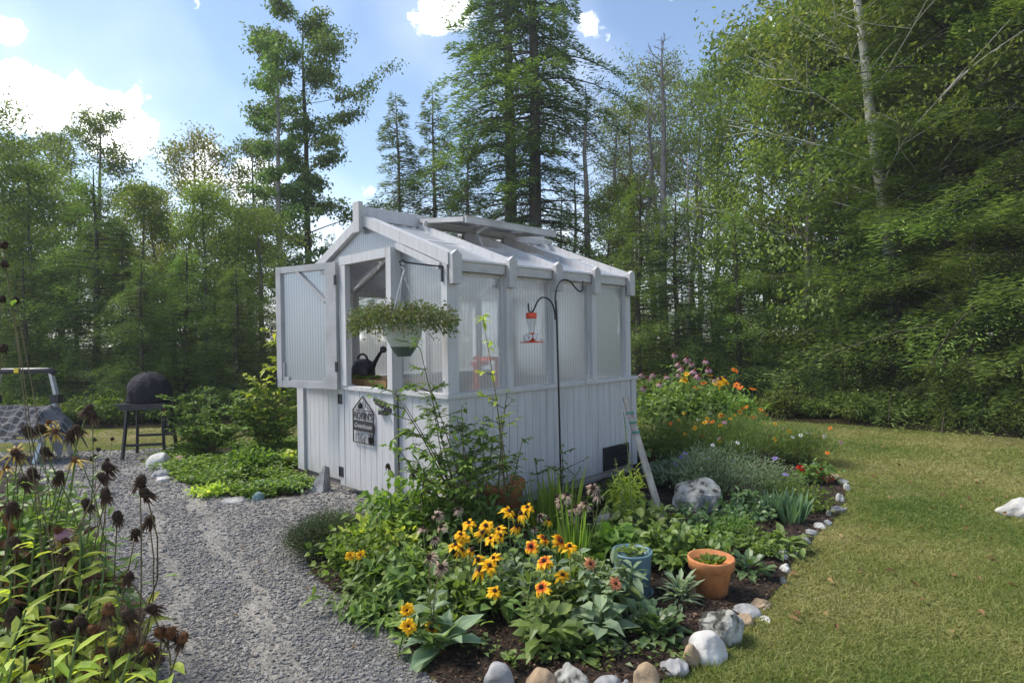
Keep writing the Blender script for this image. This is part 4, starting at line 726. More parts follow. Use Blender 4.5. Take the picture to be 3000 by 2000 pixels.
# ---------------------------------------------------------------- plants
def kid(mb, name, mats, root, smooth=False): return mb.build(name, mats, root, smooth)
_fp = {}
def flowerproto(kind):
    if kind in _fp: return _fp[kind]
    g = np.random.default_rng(abs(sum(map(ord, kind)))); P = MB(); C = MB()
    def pet(n, r0, L, Wd, tilt, bend, jit=.12, z=0):
        a = np.arange(n) * 2 * np.pi / n + g.normal(size=n) * jit; D_ = np.stack([np.cos(a), np.sin(a), np.full(n, tilt) + g.normal(size=n) * jit], -1)
        P.leaf(np.stack([np.cos(a) * r0, np.sin(a) * r0, np.full(n, z)], -1), D_, np.tile([0, 0, 1.], (n, 1)), L * (1 + .12 * g.normal(size=n)), Wd, kind='leaf', bend=bend, cup=.08)
    def dome(r, h, m='cone'):
        C.lathe([(0, h * .9), (r * .45, h * .84), (r * .75, h * .55), (r * .88, h * .1), (r * .7, -h * .3), (0, -h * .35)], 10)
        q = 90; a = g.random(q) * 6.283; e = g.random(q); z = h * (-.15 + 1.02 * e); rr = r * .85 * np.sqrt(np.maximum(.05, 1 - np.maximum(e - .1, 0) ** 2 / .85)); pp = np.stack([np.cos(a) * rr, np.sin(a) * rr, z], -1)
        C.leaf(pp * .85, pp * [1, 1, .8] / r + [0, 0, .25] , runit(g, q), r * .5, r * .16, bend=0)
    m, cm = 'pt_susan', 'cone'
    if kind in ('susan', 'redsusan'): pet(12, .006, .042, .022, -.05, .45, .2); pet(8, .006, .036, .020, .25, .4, .3); dome(.0105, .018); m = 'pt_susan' if kind == 'susan' else 'pt_red'
    elif kind == 'oldsusan': pet(12, .006, .036, .013, -.6, .8, .35); dome(.0115, .024); m = 'pt_susan'
    elif kind == 'double': pet(12, .003, .032, .016, .1, .4, .3); pet(12, .003, .028, .015, .7, .3, .3); pet(8, .001, .02, .013, 1.5, .2, .3); dome(.006, .01); m = 'pt_yellow'
    elif kind == 'dead': pet(26, .009, .026, .006, -1.7, .5, .5); pet(7, .008, .019, .005, -.6, .9, .5); dome(.0165, .029); m = 'pt_brown'
    elif kind == 'rustdead': pet(20, .009, .026, .007, -1.5, .5, .5); dome(.017, .028); m = 'pt_brown'; cm = 'conerust'
    elif kind == 'faded': pet(26, .006, .032, .006, -.25, .6, .4); dome(.011, .017); m = 'pt_dead'
    elif kind == 'fadedyellow': pet(14, .008, .038, .0065, -.1, .5, .25); dome(.012, .018); m = 'pt_dull'; cm = 'conerust'
    elif kind == 'echin': pet(14, .008, .036, .010, -.8, .5, .15); dome(.014, .022); m = 'pt_pink'; cm = 'conerust'
    elif kind == 'peach': pet(16, .004, .032, .011, .15, .4, .2); pet(10, .003, .024, .010, .6, .4, .2); dome(.008, .012); m = 'pt_peach'
    elif kind == 'bare': dome(.011, .018); pet(5, .006, .010, .004, -.5, .3, .3); m = 'pt_brown'
    elif kind == 'geranium': 
        for k in range(26):
            c = g.normal(size=3); c = nrm(c) * .03; c[2] = abs(c[2]); n = 5; a = np.arange(n) * 1.2566; D_ = np.stack([np.cos(a), np.sin(a), .3 + 0 * a], -1) + c * 12
            P.leaf(np.tile(c, (n, 1)), D_, runit(g, n), .017, .014)
        C.lathe([(0, .005), (.006, 0), (0, -.01)], 6); m = 'pt_scarlet'
    else:
        m = {'sy': 'pt_yellow', 'so': 'pt_orange', 'sp': 'pt_pink', 'sl': 'pt_purple', 'sw': 'pt_white', 'sr': 'pt_scarlet'}[kind]
        pet(8, .003, .022, .015, .15, .25, .1); dome(.005, .006); cm = 'conerust'
    pm = P.build('petals', m); cmn = C.build('cone', cm, None, True)
    _fp[kind] = (pm.data, cmn.data); bpy.data.objects.remove(pm); bpy.data.objects.remove(cmn); return _fp[kind]
def flower(kind, pos, root, base, rnd, s=1, face=None, label=None):
    pd, cdt = flowerproto(kind)
    o = bpy.data.objects.new('flower', pd); col.objects.link(o); o.parent = root; o.location = Vector(pos) - Vector(base)
    d = Vector(face if face else (rnd.gauss(0, .35), -.45 + rnd.gauss(0, .3), .8)).normalized()
    q = d.to_track_quat('Z', 'Y') @ Euler((0, 0, rnd.random() * 6.28)).to_quaternion(); o.rotation_mode = 'QUATERNION'; o.rotation_quaternion = q; k = s * (.88 + .24 * rnd.random()); o.scale = (k, k, k)
    c = bpy.data.objects.new('cone', cdt); col.objects.link(c); c.parent = o
    if label: o['label'] = label
def stemto(mb, a, b, r0=.0035, r1=.002, sway=.05, g=None, k=6):
    a = np.array(a, float); b = np.array(b, float); t = np.linspace(0, 1, k)[:, None]; mid = g.normal(size=3) * sway * np.linalg.norm(b - a) * [1, 1, .2]
    P = a + (b - a) * t; P += mid * np.sin(t * np.pi); P[:, 0] += 0
    mb.tube(P, np.linspace(r0, r1, k), 4, cap=False); return P
def clump(name, label, cat, base, heads, leaf='lf_mid', L=.09, Wd=.035, nl=9, basal=30, bL=.12, bW=.05, stem='stem', seed=1, spread=.12, bmat=None, lift=.15, lower=.9, group=None, face=None, upper=0.05, fs=1, sr=.0028, sway=.06):
    g = np.random.default_rng(seed); rnd = random.Random(seed); root = empty(name, base, 0, label, cat, group); st = MB(); lf = MB(); Bz = np.array(base, float)
    for h in heads:
        kind, pos = h[0], h[1]; pos = Vector(pos)
        b = Bz + np.array([g.normal() * spread, g.normal() * spread, 0]); b[:2] = b[:2] * .6 + np.array([pos.x, pos.y]) * .4
        P = stemto(st, b - Bz, np.array(pos) - Bz, sr * 1.3, sr * .8, sway, g)
        n = nl; t = upper + (lower - upper) * g.random(n) ** 1.0; idx = (1 - t) * (len(P) - 1); i0 = np.clip(idx.astype(int), 0, len(P) - 2); fr = (idx - i0)[:, None]
        Q = P[i0] * (1 - fr) + P[i0 + 1] * fr; a = g.random(n) * 6.283
        lf.leaf(Q, np.stack([np.cos(a), np.sin(a), .35 + .5 * g.random(n)], -1), np.tile([0, 0, 1.], (n, 1)) + runit(g, n) * .4, L * (.45 + .65 * t) * (.8 + .4 * g.random(n)), Wd * (.5 + .6 * t), kind='leaf', bend=.5 * g.random(n) + .15)
        if kind: flower(kind, pos, root, base, rnd, fs * (h[2] if len(h) > 2 else 1), face)
    if basal:
        n = basal; a = g.random(n) * 6.283; r = spread * g.random(n); lf.leaf(np.stack([np.cos(a) * r, np.sin(a) * r, .02 + lift * g.random(n)], -1), np.stack([np.cos(a), np.sin(a), .2 + .9 * g.random(n)], -1), np.tile([0, 0, 1.], (n, 1)) + runit(g, n) * .3, bL * (.6 + .6 * g.random(n)), bW * (.7 + .5 * g.random(n)), kind='leaf', bend=.25 + .5 * g.random(n))
    kid(st, 'stems', stem, root); kid(lf, 'foliage', leaf, root); return root
def bush(name, label, cat, base, rx, ry, h, n, L, Wd, leaf, seed=1, kind='leaf', nstem=14, stem='stembrown', z0=.0, up=.4, flowers=(), flat=False, group=None, shell=.55, fs=1, droop=.3):
    g = np.random.default_rng(seed); rnd = random.Random(seed); root = empty(name, base, 0, label, cat, group); st = MB(); lf = MB(); tips = []
    for i in range(nstem):
        a = g.random() * 6.283; r = np.sqrt(g.random()); e = np.array([rx * r * math.cos(a), ry * r * math.sin(a), z0 + (h - z0) * (1 - .45 * r * r) * (.75 + .3 * g.random())])
        tips.append(stemto(st, (e[0] * .15, e[1] * .15, 0), e, .004, .0015, .08, g))
    tips = np.array(tips); m = len(tips); t = shell * .4 + (1 - shell * .4) * g.random(n) ** .7; k = g.integers(0, m, n); idx = t * (tips.shape[1] - 1); i0 = np.clip(idx.astype(int), 0, tips.shape[1] - 2); fr = (idx - i0)[:, None]
    Q = tips[k, i0] * (1 - fr) + tips[k, i0 + 1] * fr + g.normal(size=(n, 3)) * [rx * .16, ry * .16, h * .06]; Q[:, 2] = np.maximum(Q[:, 2], .012)
    out = Q * [1 / max(rx, .01), 1 / max(ry, .01), 0]; D_ = out * .8 + g.normal(size=(n, 3)) * .6 + [0, 0, up]
    lf.leaf(Q, D_, runit(g, n) * .5 + [0, 0, 1], L * (.6 + .6 * g.random(n)), Wd * (.7 + .5 * g.random(n)), kind=kind, bend=droop * g.random(n) * 2)
    for kd, num in flowers:
        for _ in range(num):
            q = tips[g.integers(0, m), -1] + g.normal(size=3) * [rx * .12, ry * .12, .01] + [0, 0, .015]; flower(kd, Vector(base) + Vector(q), root, base, rnd, fs)
    kid(st, 'stems', stem, root); kid(lf, 'foliage', leaf, root); return root
def blades(name, label, base, n, h, w, spread, leaf, seed, cat='plant', bend=.3, r=.05, group=None, lean=(0, 0)):
    g = np.random.default_rng(seed); root = empty(name, base, 0, label, cat, group); lf = MB(); a = g.random(n) * 6.283; rr = r * g.random(n)
    lf.leaf(np.stack([np.cos(a) * rr, np.sin(a) * rr, 0 * a], -1), np.stack([np.cos(a) * spread * g.random(n) + lean[0], np.sin(a) * spread * g.random(n) + lean[1], 1 + 0 * a], -1), np.stack([-np.sin(a), np.cos(a), 0 * a], -1) * .3 + np.stack([np.cos(a), np.sin(a), 0 * a], -1), h * (.6 + .45 * g.random(n)), w * (.7 + .5 * g.random(n)), kind='blade', bend=bend * g.random(n)); kid(lf, 'blades', leaf, root); return root
def rosette(name, label, base, n, L, Wd, leaf, seed, cat='plant', lift=.05, bend=.5, r=.03, tilt=(.2, 1.2), group=None):
    g = np.random.default_rng(seed); root = empty(name, base, 0, label, cat, group); lf = MB(); a = g.random(n) * 6.283; rr = r * g.random(n); q = g.random(n)
    lf.leaf(np.stack([np.cos(a) * rr, np.sin(a) * rr, .01 + lift * q], -1), np.stack([np.cos(a), np.sin(a), tilt[0] + (tilt[1] - tilt[0]) * q], -1), np.tile([0, 0, 1.], (n, 1)) + runit(g, n) * .15, L * (.7 + .5 * g.random(n)), Wd * (.75 + .45 * g.random(n)), kind='leaf', bend=bend * (.5 + g.random(n) * .7), cup=.14); kid(lf, 'foliage', leaf, root); return root
def hd(lst, Y, kinds=None): return [(l[0], dp(l[1], l[2], Y + (l[3] if len(l) > 3 else 0))) for l in lst]
# --- black-eyed susans in front of the greenhouse
S_ = 'susan'
clump('black_eyed_susan', 'black-eyed susan with red-centred blooms in front of the blue pot, nearest the edging stones', 'flower', gd(1248, 1500), hd([('redsusan', 1250, 1288), ('redsusan', 1244, 1348, -.15), ('redsusan', 1220, 1254, .15), ('redsusan', 1250, 1236, .15), ('redsusan', 1287, 1242, .1), ('susan', 1292, 1320, .1), ('susan', 1308, 1254, .2), (None, 1200, 1330), (None, 1290, 1370), (None, 1230, 1390, -.1), (None, 1270, 1400, -.1)], 2.85), 'lf_mid', .12, .045, 9, 30, .15, .06, seed=11, spread=.10)
clump('black_eyed_susan', 'black-eyed susan with golden blooms clustered in the middle of the front bed', 'flower', gd(1145, 1440), hd([('susan', 1134, 1281), ('susan', 1124, 1299, -.1), ('oldsusan', 1098, 1284), ('oldsusan', 1101, 1308, -.1), ('oldsusan', 1083, 1262, .1), ('susan', 1127, 1236, .1), ('susan', 1149, 1230, .2), ('oldsusan', 1107, 1222, .2), ('susan', 1136, 1357, -.2), ('susan', 1116, 1207, .3), ('susan', 1146, 1215, .3)], 3.05), 'lf_mid', .10, .04, 7, 20, .12, .05, seed=12, spread=.11)
clump('black_eyed_susan', 'black-eyed susan with wide golden blooms left of the main cluster', 'flower', gd(1060, 1400), hd([('susan', 1046, 1252), ('susan', 1058, 1227, .1), ('susan', 1064, 1236, .1), ('susan', 1077, 1201, .2), ('oldsusan', 1060, 1262)], 3.15), 'lf_mid', .10, .04, 8, 24, .12, .05, seed=13, spread=.10)
clump('black_eyed_susan', 'black-eyed susan with half-withered blooms in front of the tall sword leaves', 'flower', gd(1210, 1330), hd([('susan', 1169, 1174), ('susan', 1211, 1165, .1), ('oldsusan', 1197, 1180), ('oldsusan', 1187, 1209), ('faded', 1226, 1213), ('faded', 1241, 1185, .1), ('oldsusan', 1260, 1193, .1)], 3.45), 'lf_mid', .10, .04, 7, 16, .12, .05, seed=14, spread=.12)
clump('yellow_zinnia', 'two stacked shaggy yellow flowers low beside the gravel', 'flower', gd(962, 1500), hd([('double', 935, 1401, -.12), ('double', 938, 1437, -.2), ('oldsusan', 992, 1440, -.1)], 2.75), 'lf_mid', .10, .045, 6, 14, .12, .05, seed=15, spread=.08, fs=1.3, face=(.1, -.8, .5))
clump('yellow_zinnia', 'pair of yellow blooms over light green leaves on the left side of the bed', 'flower', gd(840, 1350), hd([('double', 804, 1276), ('double', 828, 1274)], 3.2), 'lf_bright', .07, .035, 6, 16, .08, .04, seed=16, spread=.08, fs=.95, face=(.1, -.8, .5))
# faded stalks with woolly leaves
clump('faded_zinnia', 'tall stalk with withered mauve flower heads rising over big woolly grey leaves', 'flower', gd(1002, 1480), hd([('faded', 987, 1279), ('faded', 1013, 1302, -.05)], 2.72), 'lf_grey', .12, .05, 5, 4, .2, .09, 'stembrown', seed=17, spread=.03, fs=1.3)
clump('faded_zinnia', 'group of withered brown and pinkish flower heads behind the woolly leaves', 'flower', gd(1000, 1380), hd([('faded', 972, 1213), ('faded', 1013, 1209, .1), ('faded', 999, 1237), ('faded', 1005, 1183, .2), ('faded', 1053, 1168, .3)], 3.3), 'lf_mid', .10, .035, 8, 16, .1, .04, seed=18, spread=.12, fs=1.1)
clump('faded_zinnia', 'cluster of drooping dry flower heads among the tall sword leaves', 'flower', gd(1330, 1290), hd([('faded', 1289, 1152), ('faded', 1280, 1140, .1), ('faded', 1302, 1136, .05), ('faded', 1344, 1156), ('faded', 1372, 1135, .1), ('faded', 1322, 1164), ('faded', 1340, 1170), ('faded', 1362, 1120, .1), ('faded', 1318, 1180)], 3.6), 'lf_mid', .08, .03, 4, 14, .1, .04, 'stembrown', seed=19, spread=.12, fs=1.3, lower=.5)
clump('peach_zinnia', 'grey-leaved plant with two peach flowers in front of the blue pot', 'flower', gd(1382, 1490), hd([('peach', 1356, 1294, .1), ('peach', 1414, 1339, -.05), (None, 1330, 1260, .1), (None, 1392, 1270, .1), (None, 1400, 1310), (None, 1350, 1350)], 2.85), 'lf_grey', .13, .045, 16, 10, .16, .07, seed=20, spread=.07, face=(.1, -.8, .5))
rosette('woolly_leaved_plant', 'rosette of very large woolly grey leaves at the front left edge of the bed', gd(1012, 1500), 15, .22, .085, 'lf_grey', 21, lift=.06, tilt=(-.1, 1.6), bend=.35)
rosette('woolly_leaved_plant', 'rosette of big downy leaves between the susans and the glossy clump', gd(1385, 1470), 13, .17, .085, 'lf_grey', 22, lift=.08, tilt=(-.2, 1.4), bend=.45)
rosette('glossy_leaved_plant', 'dense rosette of dark glossy oval leaves between blue pot and lichened boulder', gd(1508, 1462), 95, .095, .05, 'lf_dark', 23, lift=.08, tilt=(-.1, 1.8), bend=.5, r=.11)
rosette('glossy_leaved_plant', 'clump of broad glossy leaves just right of the terracotta pot', gd(1722, 1322), 60, .085, .045, 'lf_dark', 24, lift=.07, tilt=(-.1, 1.6), bend=.5, r=.12)
rosette('lance_leaved_plant', 'silvery narrow-leaved plant between the two pots', gd(1562, 1388), 70, .12, .02, 'lf_grey', 25, lift=.10, tilt=(.1, 1.6), bend=.4, r=.05)
rosette('hosta', 'arching striped hosta at the lawn edge beyond the terracotta pot', gd(1800, 1262), 34, .23, .045, 'lf_pale', 26, lift=.05, tilt=(.2, 1.4), bend=.6, r=.04)
rosette('seedling', 'small pale-leaved seedling in the dark soil at the bottom of the bed', gd(1170, 1535), 8, .07, .04, 'lf_mid', 27, tilt=(.2, 1.2))
rosette('seedling', 'tiny sprouting seedling by the front row of stones', gd(1390, 1532), 9, .03, .015, 'lf_bright', 28, tilt=(.2, 1.2))
rosette('broad_leaved_plant', 'low wide-leaved green plant at the foot of the nearest black-eyed susan', gd(1300, 1500), 26, .12, .06, 'lf_mid', 29, tilt=(.1, 1.2), r=.12)
blades('sword_leaved_iris', 'tall upright sword leaves beside the greenhouse wall', gd(1285, 1265), 75, .62, .022, .22, 'lf_bright', 31, bend=.12, r=.13)
blades('sword_leaved_iris', 'second group of sword leaves right of the black-eyed susans', gd(1315, 1330), 45, .55, .022, .25, 'lf_bright', 32, bend=.15, r=.10)
blades('sword_leaved_iris', 'loose sword leaves near the shepherd hook', gd(1245, 1240), 30, .5, .02, .3, 'lf_bright', 33, bend=.2, r=.10)
blades('blue_iris', 'fan of stiff blue-green iris blades near the lawn edge', gd(1818, 1200), 70, .30, .02, .65, 'lf_blue', 34, bend=.2, r=.08)
blades('blue_iris', 'paler fan of blue-green blades left of the stiff one', gd(1770, 1195), 45, .28, .018, .5, 'lf_blue', 35, bend=.2, r=.07)

for i, (x, y, rx, ry, h, n, L_, W_, lf_, lb) in enumerate([
 (1100, 1400, .26, .2, .20, 420, .09, .04, 'lf_mid', 'leafy tangle under the middle black-eyed susans'),
 (1195, 1370, .24, .2, .22, 420, .08, .035, 'lf_grey', 'grey-green leaves filling the space behind the nearest black-eyed susan'),
 (1330, 1400, .22, .18, .24, 360, .09, .04, 'lf_mid', 'leafy filler left of the blue pot behind the peach flowers'),
 (880, 1300, .26, .2, .30, 560, .07, .035, 'lf_gold', 'yellowish leaf mound between thyme mat and greenhouse'),
 (1240, 1300, .26, .2, .20, 420, .07, .04, 'lf_dark', 'dark compound leaves around the base of the sword leaves'),
 (1420, 1290, .22, .18, .22, 300, .10, .055, 'lf_bright', 'large-leaved young plant behind the blue pot'),
 (1600, 1290, .26, .18, .18, 420, .07, .035, 'lf_mid', 'loose green leaves behind the terracotta pot'),
 (1720, 1190, .26, .2, .20, 420, .07, .03, 'lf_dark', 'low dark mound between boulder and the blue-green blades'),
 (1750, 1270, .22, .16, .14, 360, .06, .03, 'lf_mid', 'low green leaves left of the arching hosta'),
 (1400, 1170, .24, .2, .26, 300, .10, .03, 'lf_bright', 'yellowish strappy clump by the wall right of the shepherd hook'),
 (985, 1440, .16, .12, .12, 160, .08, .035, 'lf_mid', 'small leaf patch behind the big woolly leaves')]):
    bush('leafy_perennial', lb, 'plant', gd(x, y), rx, ry, h, n, L_, W_, lf_, 500 + i, nstem=20, stem='stem')
bush('leafy_perennial', 'pale grey-green leaves reaching up in front of the blue pot', 'plant', gd(1425, 1392), .14, .10, .24, 130, .10, .04, 'lf_grey', 520, nstem=12, stem='stem')
# --- left wing of the bed
bush('creeping_thyme', 'low spreading dark green mat plant at the left tip of the bed', 'plant', gd(755, 1268), .27, .36, .27, 15000, .022, .006, 'lf_thyme', 41, 'kite', 190, 'stem', up=.7)
bush('cranesbill', 'mound of yellow-green lobed leaves on the left side of the bed', 'plant', gd(850, 1330), .30, .26, .32, 800, .055, .04, 'lf_bright', 42, nstem=30, stem='stem')
bush('cranesbill', 'darker leafy mound below the pair of yellow blooms', 'plant', gd(865, 1395), .30, .18, .16, 420, .09, .028, 'lf_mid', 43, nstem=20, stem='stem')
bush('peony', 'light green mass of broad leaves hiding the greenhouse corner base', 'plant', gd(920, 1262), .34, .28, .50, 800, .085, .038, 'lf_bright', 44, nstem=26, stem='stem')
bush('leafy_perennial', 'medium green leafy filler left of the black-eyed susans', 'plant', gd(960, 1370), .28, .22, .28, 380, .09, .038, 'lf_mid', 45, nstem=20, stem='stem')
bush('leafy_perennial', 'loose leafy clump growing over the terracotta bowl', 'plant', gd(1085, 1270), .30, .24, .40, 480, .075, .038, 'lf_mid', 46, nstem=24, stem='stem')
bush('leafy_perennial', 'narrow-leaved clump at the gravel edge in front of the woolly leaves', 'plant', gd(900, 1430), .22, .12, .12, 240, .08, .022, 'lf_mid', 47, nstem=16, stem='stem')
bush('leafy_perennial', 'yellow-green young shoots between peony and sword leaves', 'plant', gd(1010, 1230), .24, .2, .42, 380, .07, .03, 'lf_gold', 48, nstem=16, stem='stem')
bush('leafy_perennial', 'dark-leaved clump between the pots behind the silvery plant', 'plant', gd(1540, 1300), .30, .22, .26, 380, .08, .05, 'lf_mid', 49, nstem=22, stem='stem')
bush('leafy_perennial', 'heart-leaved clump at the foot of the leaning board', 'plant', gd(1480, 1250), .26, .2, .28, 280, .09, .055, 'lf_mid', 50, nstem=18, stem='stem')
bush('leafy_perennial', 'spotted-leaf clump in front of the central boulder', 'plant', gd(1630, 1225), .32, .2, .20, 380, .06, .04, 'lf_dark', 51, nstem=18, stem='stem')
bush('leafy_perennial', 'feathery green clump right of the blue pot', 'plant', gd(1690, 1250), .22, .2, .20, 900, .05, .006, 'lf_bright', 52, 'kite', 26, 'stem', up=.8)
bush('leafy_perennial', 'dark heart-shaped leaves in the shade behind the boulder', 'plant', gd(1545, 1120), .30, .2, .25, 300, .10, .075, 'lf_dark', 53, nstem=18, stem='stem')
bush('lily', 'lily with whorled narrow leaves beside the leaning board', 'plant', gd(1440, 1215), .14, .12, .45, 330, .11, .018, 'lf_gold', 54, nstem=9, stem='stem')
bush('leafy_perennial', 'bright green rounded clump below the scarlet flowers', 'plant', gd(1855, 1172), .22, .2, .22, 600, .04, .022, 'lf_bright', 55, nstem=24, stem='stem')
bush('leafy_perennial', 'light green airy mound above the blue-green blades', 'plant', gd(1795, 1145), .26, .2, .26, 1400, .035, .007, 'lf_pale', 56, 'kite', 30, 'stem', up=.6)
bush('geranium', 'scarlet geranium in bloom at the far bend of the bed', 'flower', gd(1872, 1110), .20, .16, .22, 240, .05, .045, 'lf_mid', 57, nstem=12, stem='stem')
for i, (x, y) in enumerate([(1882, 1084), (1890, 1104), (1906, 1096), (1838, 1077), (1846, 1083), (1878, 1095)]): flower('geranium', dp(x, y, gd(1872, 1110).y), bpy.data.objects['geranium'], gd(1872, 1110), random.Random(i), 1.35 if i in (0, 1) else 1)
bush('cosmos', 'airy feathery cosmos mass with yellow and orange daisies in the far middle of the bed', 'flower', gd(1690, 1060), .66, .52, .58, 12000, .075, .006, 'lf_pale', 58, 'kite', 90, 'stem', up=1.2, fs=1.2, flowers=(('sy', 18), ('so', 9), ('sw', 3), ('sp', 3)))
bush('cosmos', 'feathery cosmos with pink and white daisies by the far bend of the bed', 'flower', gd(1840, 1065), .42, .40, .44, 6500, .07, .006, 'lf_pale', 59, 'kite', 60, 'stem', up=1.2, flowers=(('sp', 4), ('sy', 6), ('sw', 4), ('so', 2)))
bush('cosmos', 'greyish wispy flower clump with lilac dots behind the boulder', 'flower', gd(1655, 1140), .52, .38, .44, 6000, .06, .007, 'lf_grey', 60, 'kite', 60, 'stembrown', up=1.0, flowers=(('sl', 9), ('sw', 3)))
bush('cosmos', 'wispy green clump with yellow flowers between wall and boulder', 'flower', gd(1555, 1065), .42, .38, .52, 4500, .08, .009, 'lf_mid', 61, 'kite', 40, 'stem', up=1.1, flowers=(('sy', 5), ('so', 2)))
# tall coneflower stand behind the bed
E_ = gd(1540, 1075); 
cone_heads = [(1476, 858), (1488, 866), (1502, 858), (1517, 880), (1530, 862), (1480, 890), (1560, 834), (1568, 845), (1579, 822), (1588, 833), (1596, 850), (1606, 862), (1620, 826), (1626, 846), (1560, 858), (1550, 812)]
clump('coneflower', 'tall stand of pink coneflowers with drooping petals beside the far corner of the greenhouse', 'flower', gh(2.95, .30, 0), [('echin', dp(x, y, 6.9 + .25 * math.sin(i * 2.3))) for i, (x, y) in enumerate(cone_heads)], 'lf_mid', .16, .055, 16, 60, .26, .10, seed=62, spread=.35, fs=1.25)
clump('helenium', 'clump of yellow and orange helenium right of the pink coneflowers', 'flower', gd(1620, 1030), [(k, dp(x, y, 7.0 + .3 * math.sin(i * 1.7))) for i, (k, x, y) in enumerate([('sy', 1577, 858), ('sy', 1590, 866), ('double', 1573, 872), ('sy', 1632, 862), ('sy', 1642, 878), ('double', 1650, 882), ('oldsusan', 1655, 870), ('sy', 1668, 880), ('so', 1688, 850), ('so', 1692, 884), ('so', 1616, 880), ('oldsusan', 1664, 868), ('so', 1728, 893), ('so', 1700, 890), ('faded', 1640, 868), ('so', 1600, 890)])], 'lf_bright', .15, .03, 16, 60, .22, .06, seed=63, spread=.3, fs=1.8)
clump('helenium', 'leaning stems with a bank of orange flowers beside the open lawn', 'flower', gd(1690, 1000), [('so', dp(x, y, 7.6 + .2 * math.sin(i))) for i, (x, y) in enumerate([(1704, 938), (1712, 946), (1722, 950), (1730, 944), (1738, 952), (1748, 940), (1755, 946), (1716, 955), (1742, 957), (1760, 952), (1690, 935), (1699, 946)])], 'lf_bright', .14, .03, 10, 40, .2, .05, seed=64, spread=.25, fs=1.5)
bush('leafy_perennial', 'big green leafy mass at the foot of the pink coneflowers', 'plant', gd(1560, 1020), .58, .4, .88, 1800, .13, .05, 'lf_mid', 65, nstem=40, stem='stem')
bush('leafy_perennial', 'tangled green stems and leaves below the orange flowers', 'plant', gd(1650, 1015), .55, .35, .72, 1700, .12, .03, 'lf_bright', 66, nstem=40, stem='stem')
# --- open shrub in front of the greenhouse corner
def shrub(name, label, base, tips, seed, L=.055, leaf='lf_bright', nsub=5, stem='stembrown', dens=9, cat='shrub', sub=.28):
    g = np.random.default_rng(seed); root = empty(name, base, 0, label, cat); st = MB(); lf = MB(); Bz = np.array(base, float)
    for t in tips:
        e = np.array(t) - Bz; ln = np.linalg.norm(e); P = stemto(st, (g.normal() * .04, g.normal() * .04, 0), e, .007, .0022, .06, g, 10)
        for k in range(int(nsub * ln / .9) + 2):
            i = g.integers(3, 10); p = P[min(i, 9)]; a = g.random() * 6.283; q = p + np.array([math.cos(a), math.sin(a), .25 + .3 * g.random()]) * sub * (.5 + .8 * g.random()) * (1.2 - i / 14); C_ = stemto(st, p, q, .003, .0012, .1, g, 6)
            m = dens; s = g.random(m) * .85 + .15; idx = s * 5; i0 = np.clip(idx.astype(int), 0, 4); fr = (idx - i0)[:, None]; Q = C_[i0] * (1 - fr) + C_[i0 + 1] * fr
            dr = nrm(C_[-1] - C_[0]); sd = np.cross(dr, [0, 0, 1.]); sg = np.where(g.random(m) > .5, 1, -1)[:, None]
            lf.leaf(Q, dr * .7 + sd * sg * .9 + g.normal(size=(m, 3)) * .2, runit(g, m) * .35 + [0, 0, 1], L * (.6 + .6 * g.random(m)), L * .42, kind='leaf', bend=.35)
        m = 12; lf.leaf(P[g.integers(5, 10, m)], runit(g, m) + [0, 0, .3], runit(g, m) * .4 + [0, 0, 1], L, L * .42, kind='leaf', bend=.35)
    kid(st, 'branches', stem, root); kid(lf, 'foliage', leaf, root); return root
Yc = 3.95
shrub('rose_bush', 'open airy shrub with arching twigs in front of the greenhouse corner, below the hanging basket', gd(1075, 1240), [dp(965, 800, Yc), dp(905, 900, Yc), dp(985, 880, Yc - .1), dp(930, 930, Yc), dp(1000, 960, Yc), dp(1060, 930, Yc - .1), dp(900, 1010, Yc), dp(1110, 960, Yc), dp(1040, 1000, Yc - .2), dp(960, 1060, Yc), dp(1090, 1060, Yc - .2), dp(1130, 1010, Yc), dp(1010, 1090, Yc - .2), dp(1050, 960, Yc - .1), dp(1020, 1030, Yc - .15), dp(1100, 1000, Yc - .1), dp(980, 1000, Yc), dp(1070, 1080, Yc - .2)], 71, dens=10, nsub=9, L=.06)
shrub('tall_sapling', 'thin upright stem with bright young leaves in front of the first side pane', gd(1172, 1250), [dp(1110, 738, 4.05), dp(1140, 960, 4.0)], 72, L=.065, leaf='lf_gold', nsub=5, dens=6, sub=.22)
shrub('tall_sapling', 'slender stem with sparse leaves left of the shepherd hook', gd(1160, 1255), [dp(1165, 900, 4.1), dp(1200, 1010, 4.1), dp(1150, 1050, 4.0)], 73, L=.055, leaf='lf_bright', nsub=5, dens=6, sub=.22)
shrub('tall_sapling', 'small twiggy plant at the foot of the shepherd hook', gd(1275, 1190), [dp(1290, 1020, 4.5), dp(1330, 1080, 4.4), dp(1230, 1060, 4.4)], 74, L=.05, leaf='lf_bright', nsub=6, dens=6, sub=.2)
clump('tall_lily_stalk', 'single tall stalk ringed with short narrow leaves beside the leaning board', 'plant', gd(1475, 1250), [(None, dp(1432, 945, 4.1)), (None, dp(1412, 1050, 4.1))], 'lf_mid', .07, .012, 60, 12, .12, .03, seed=75, spread=.04)
blades('red_spike_flower', 'small plant with one dark red flower spike left of the susans', gd(1012, 1290), 6, .2, .02, .3, 'lf_mid', 76)
clump('withered_susan', 'three dead flower heads on thin stalks in front of the lower half door', 'flower', gd(925, 1200), hd([('dead', 891, 1070), ('dead', 948, 1086), ('dead', 961, 1076)], 4.05), 'lf_bright', .09, .03, 6, 10, .12, .05, seed=77, fs=.9)
mb = MB(); n = 9000; x = -1.4 + 3.0 * rg.random(n); y = 2.5 + 2.6 * rg.random(n); lim = gd(1480, 1400); ok = inpoly(x, y, bedpoly) & (x < .75); x = x[ok]; y = y[ok]; n = len(x)
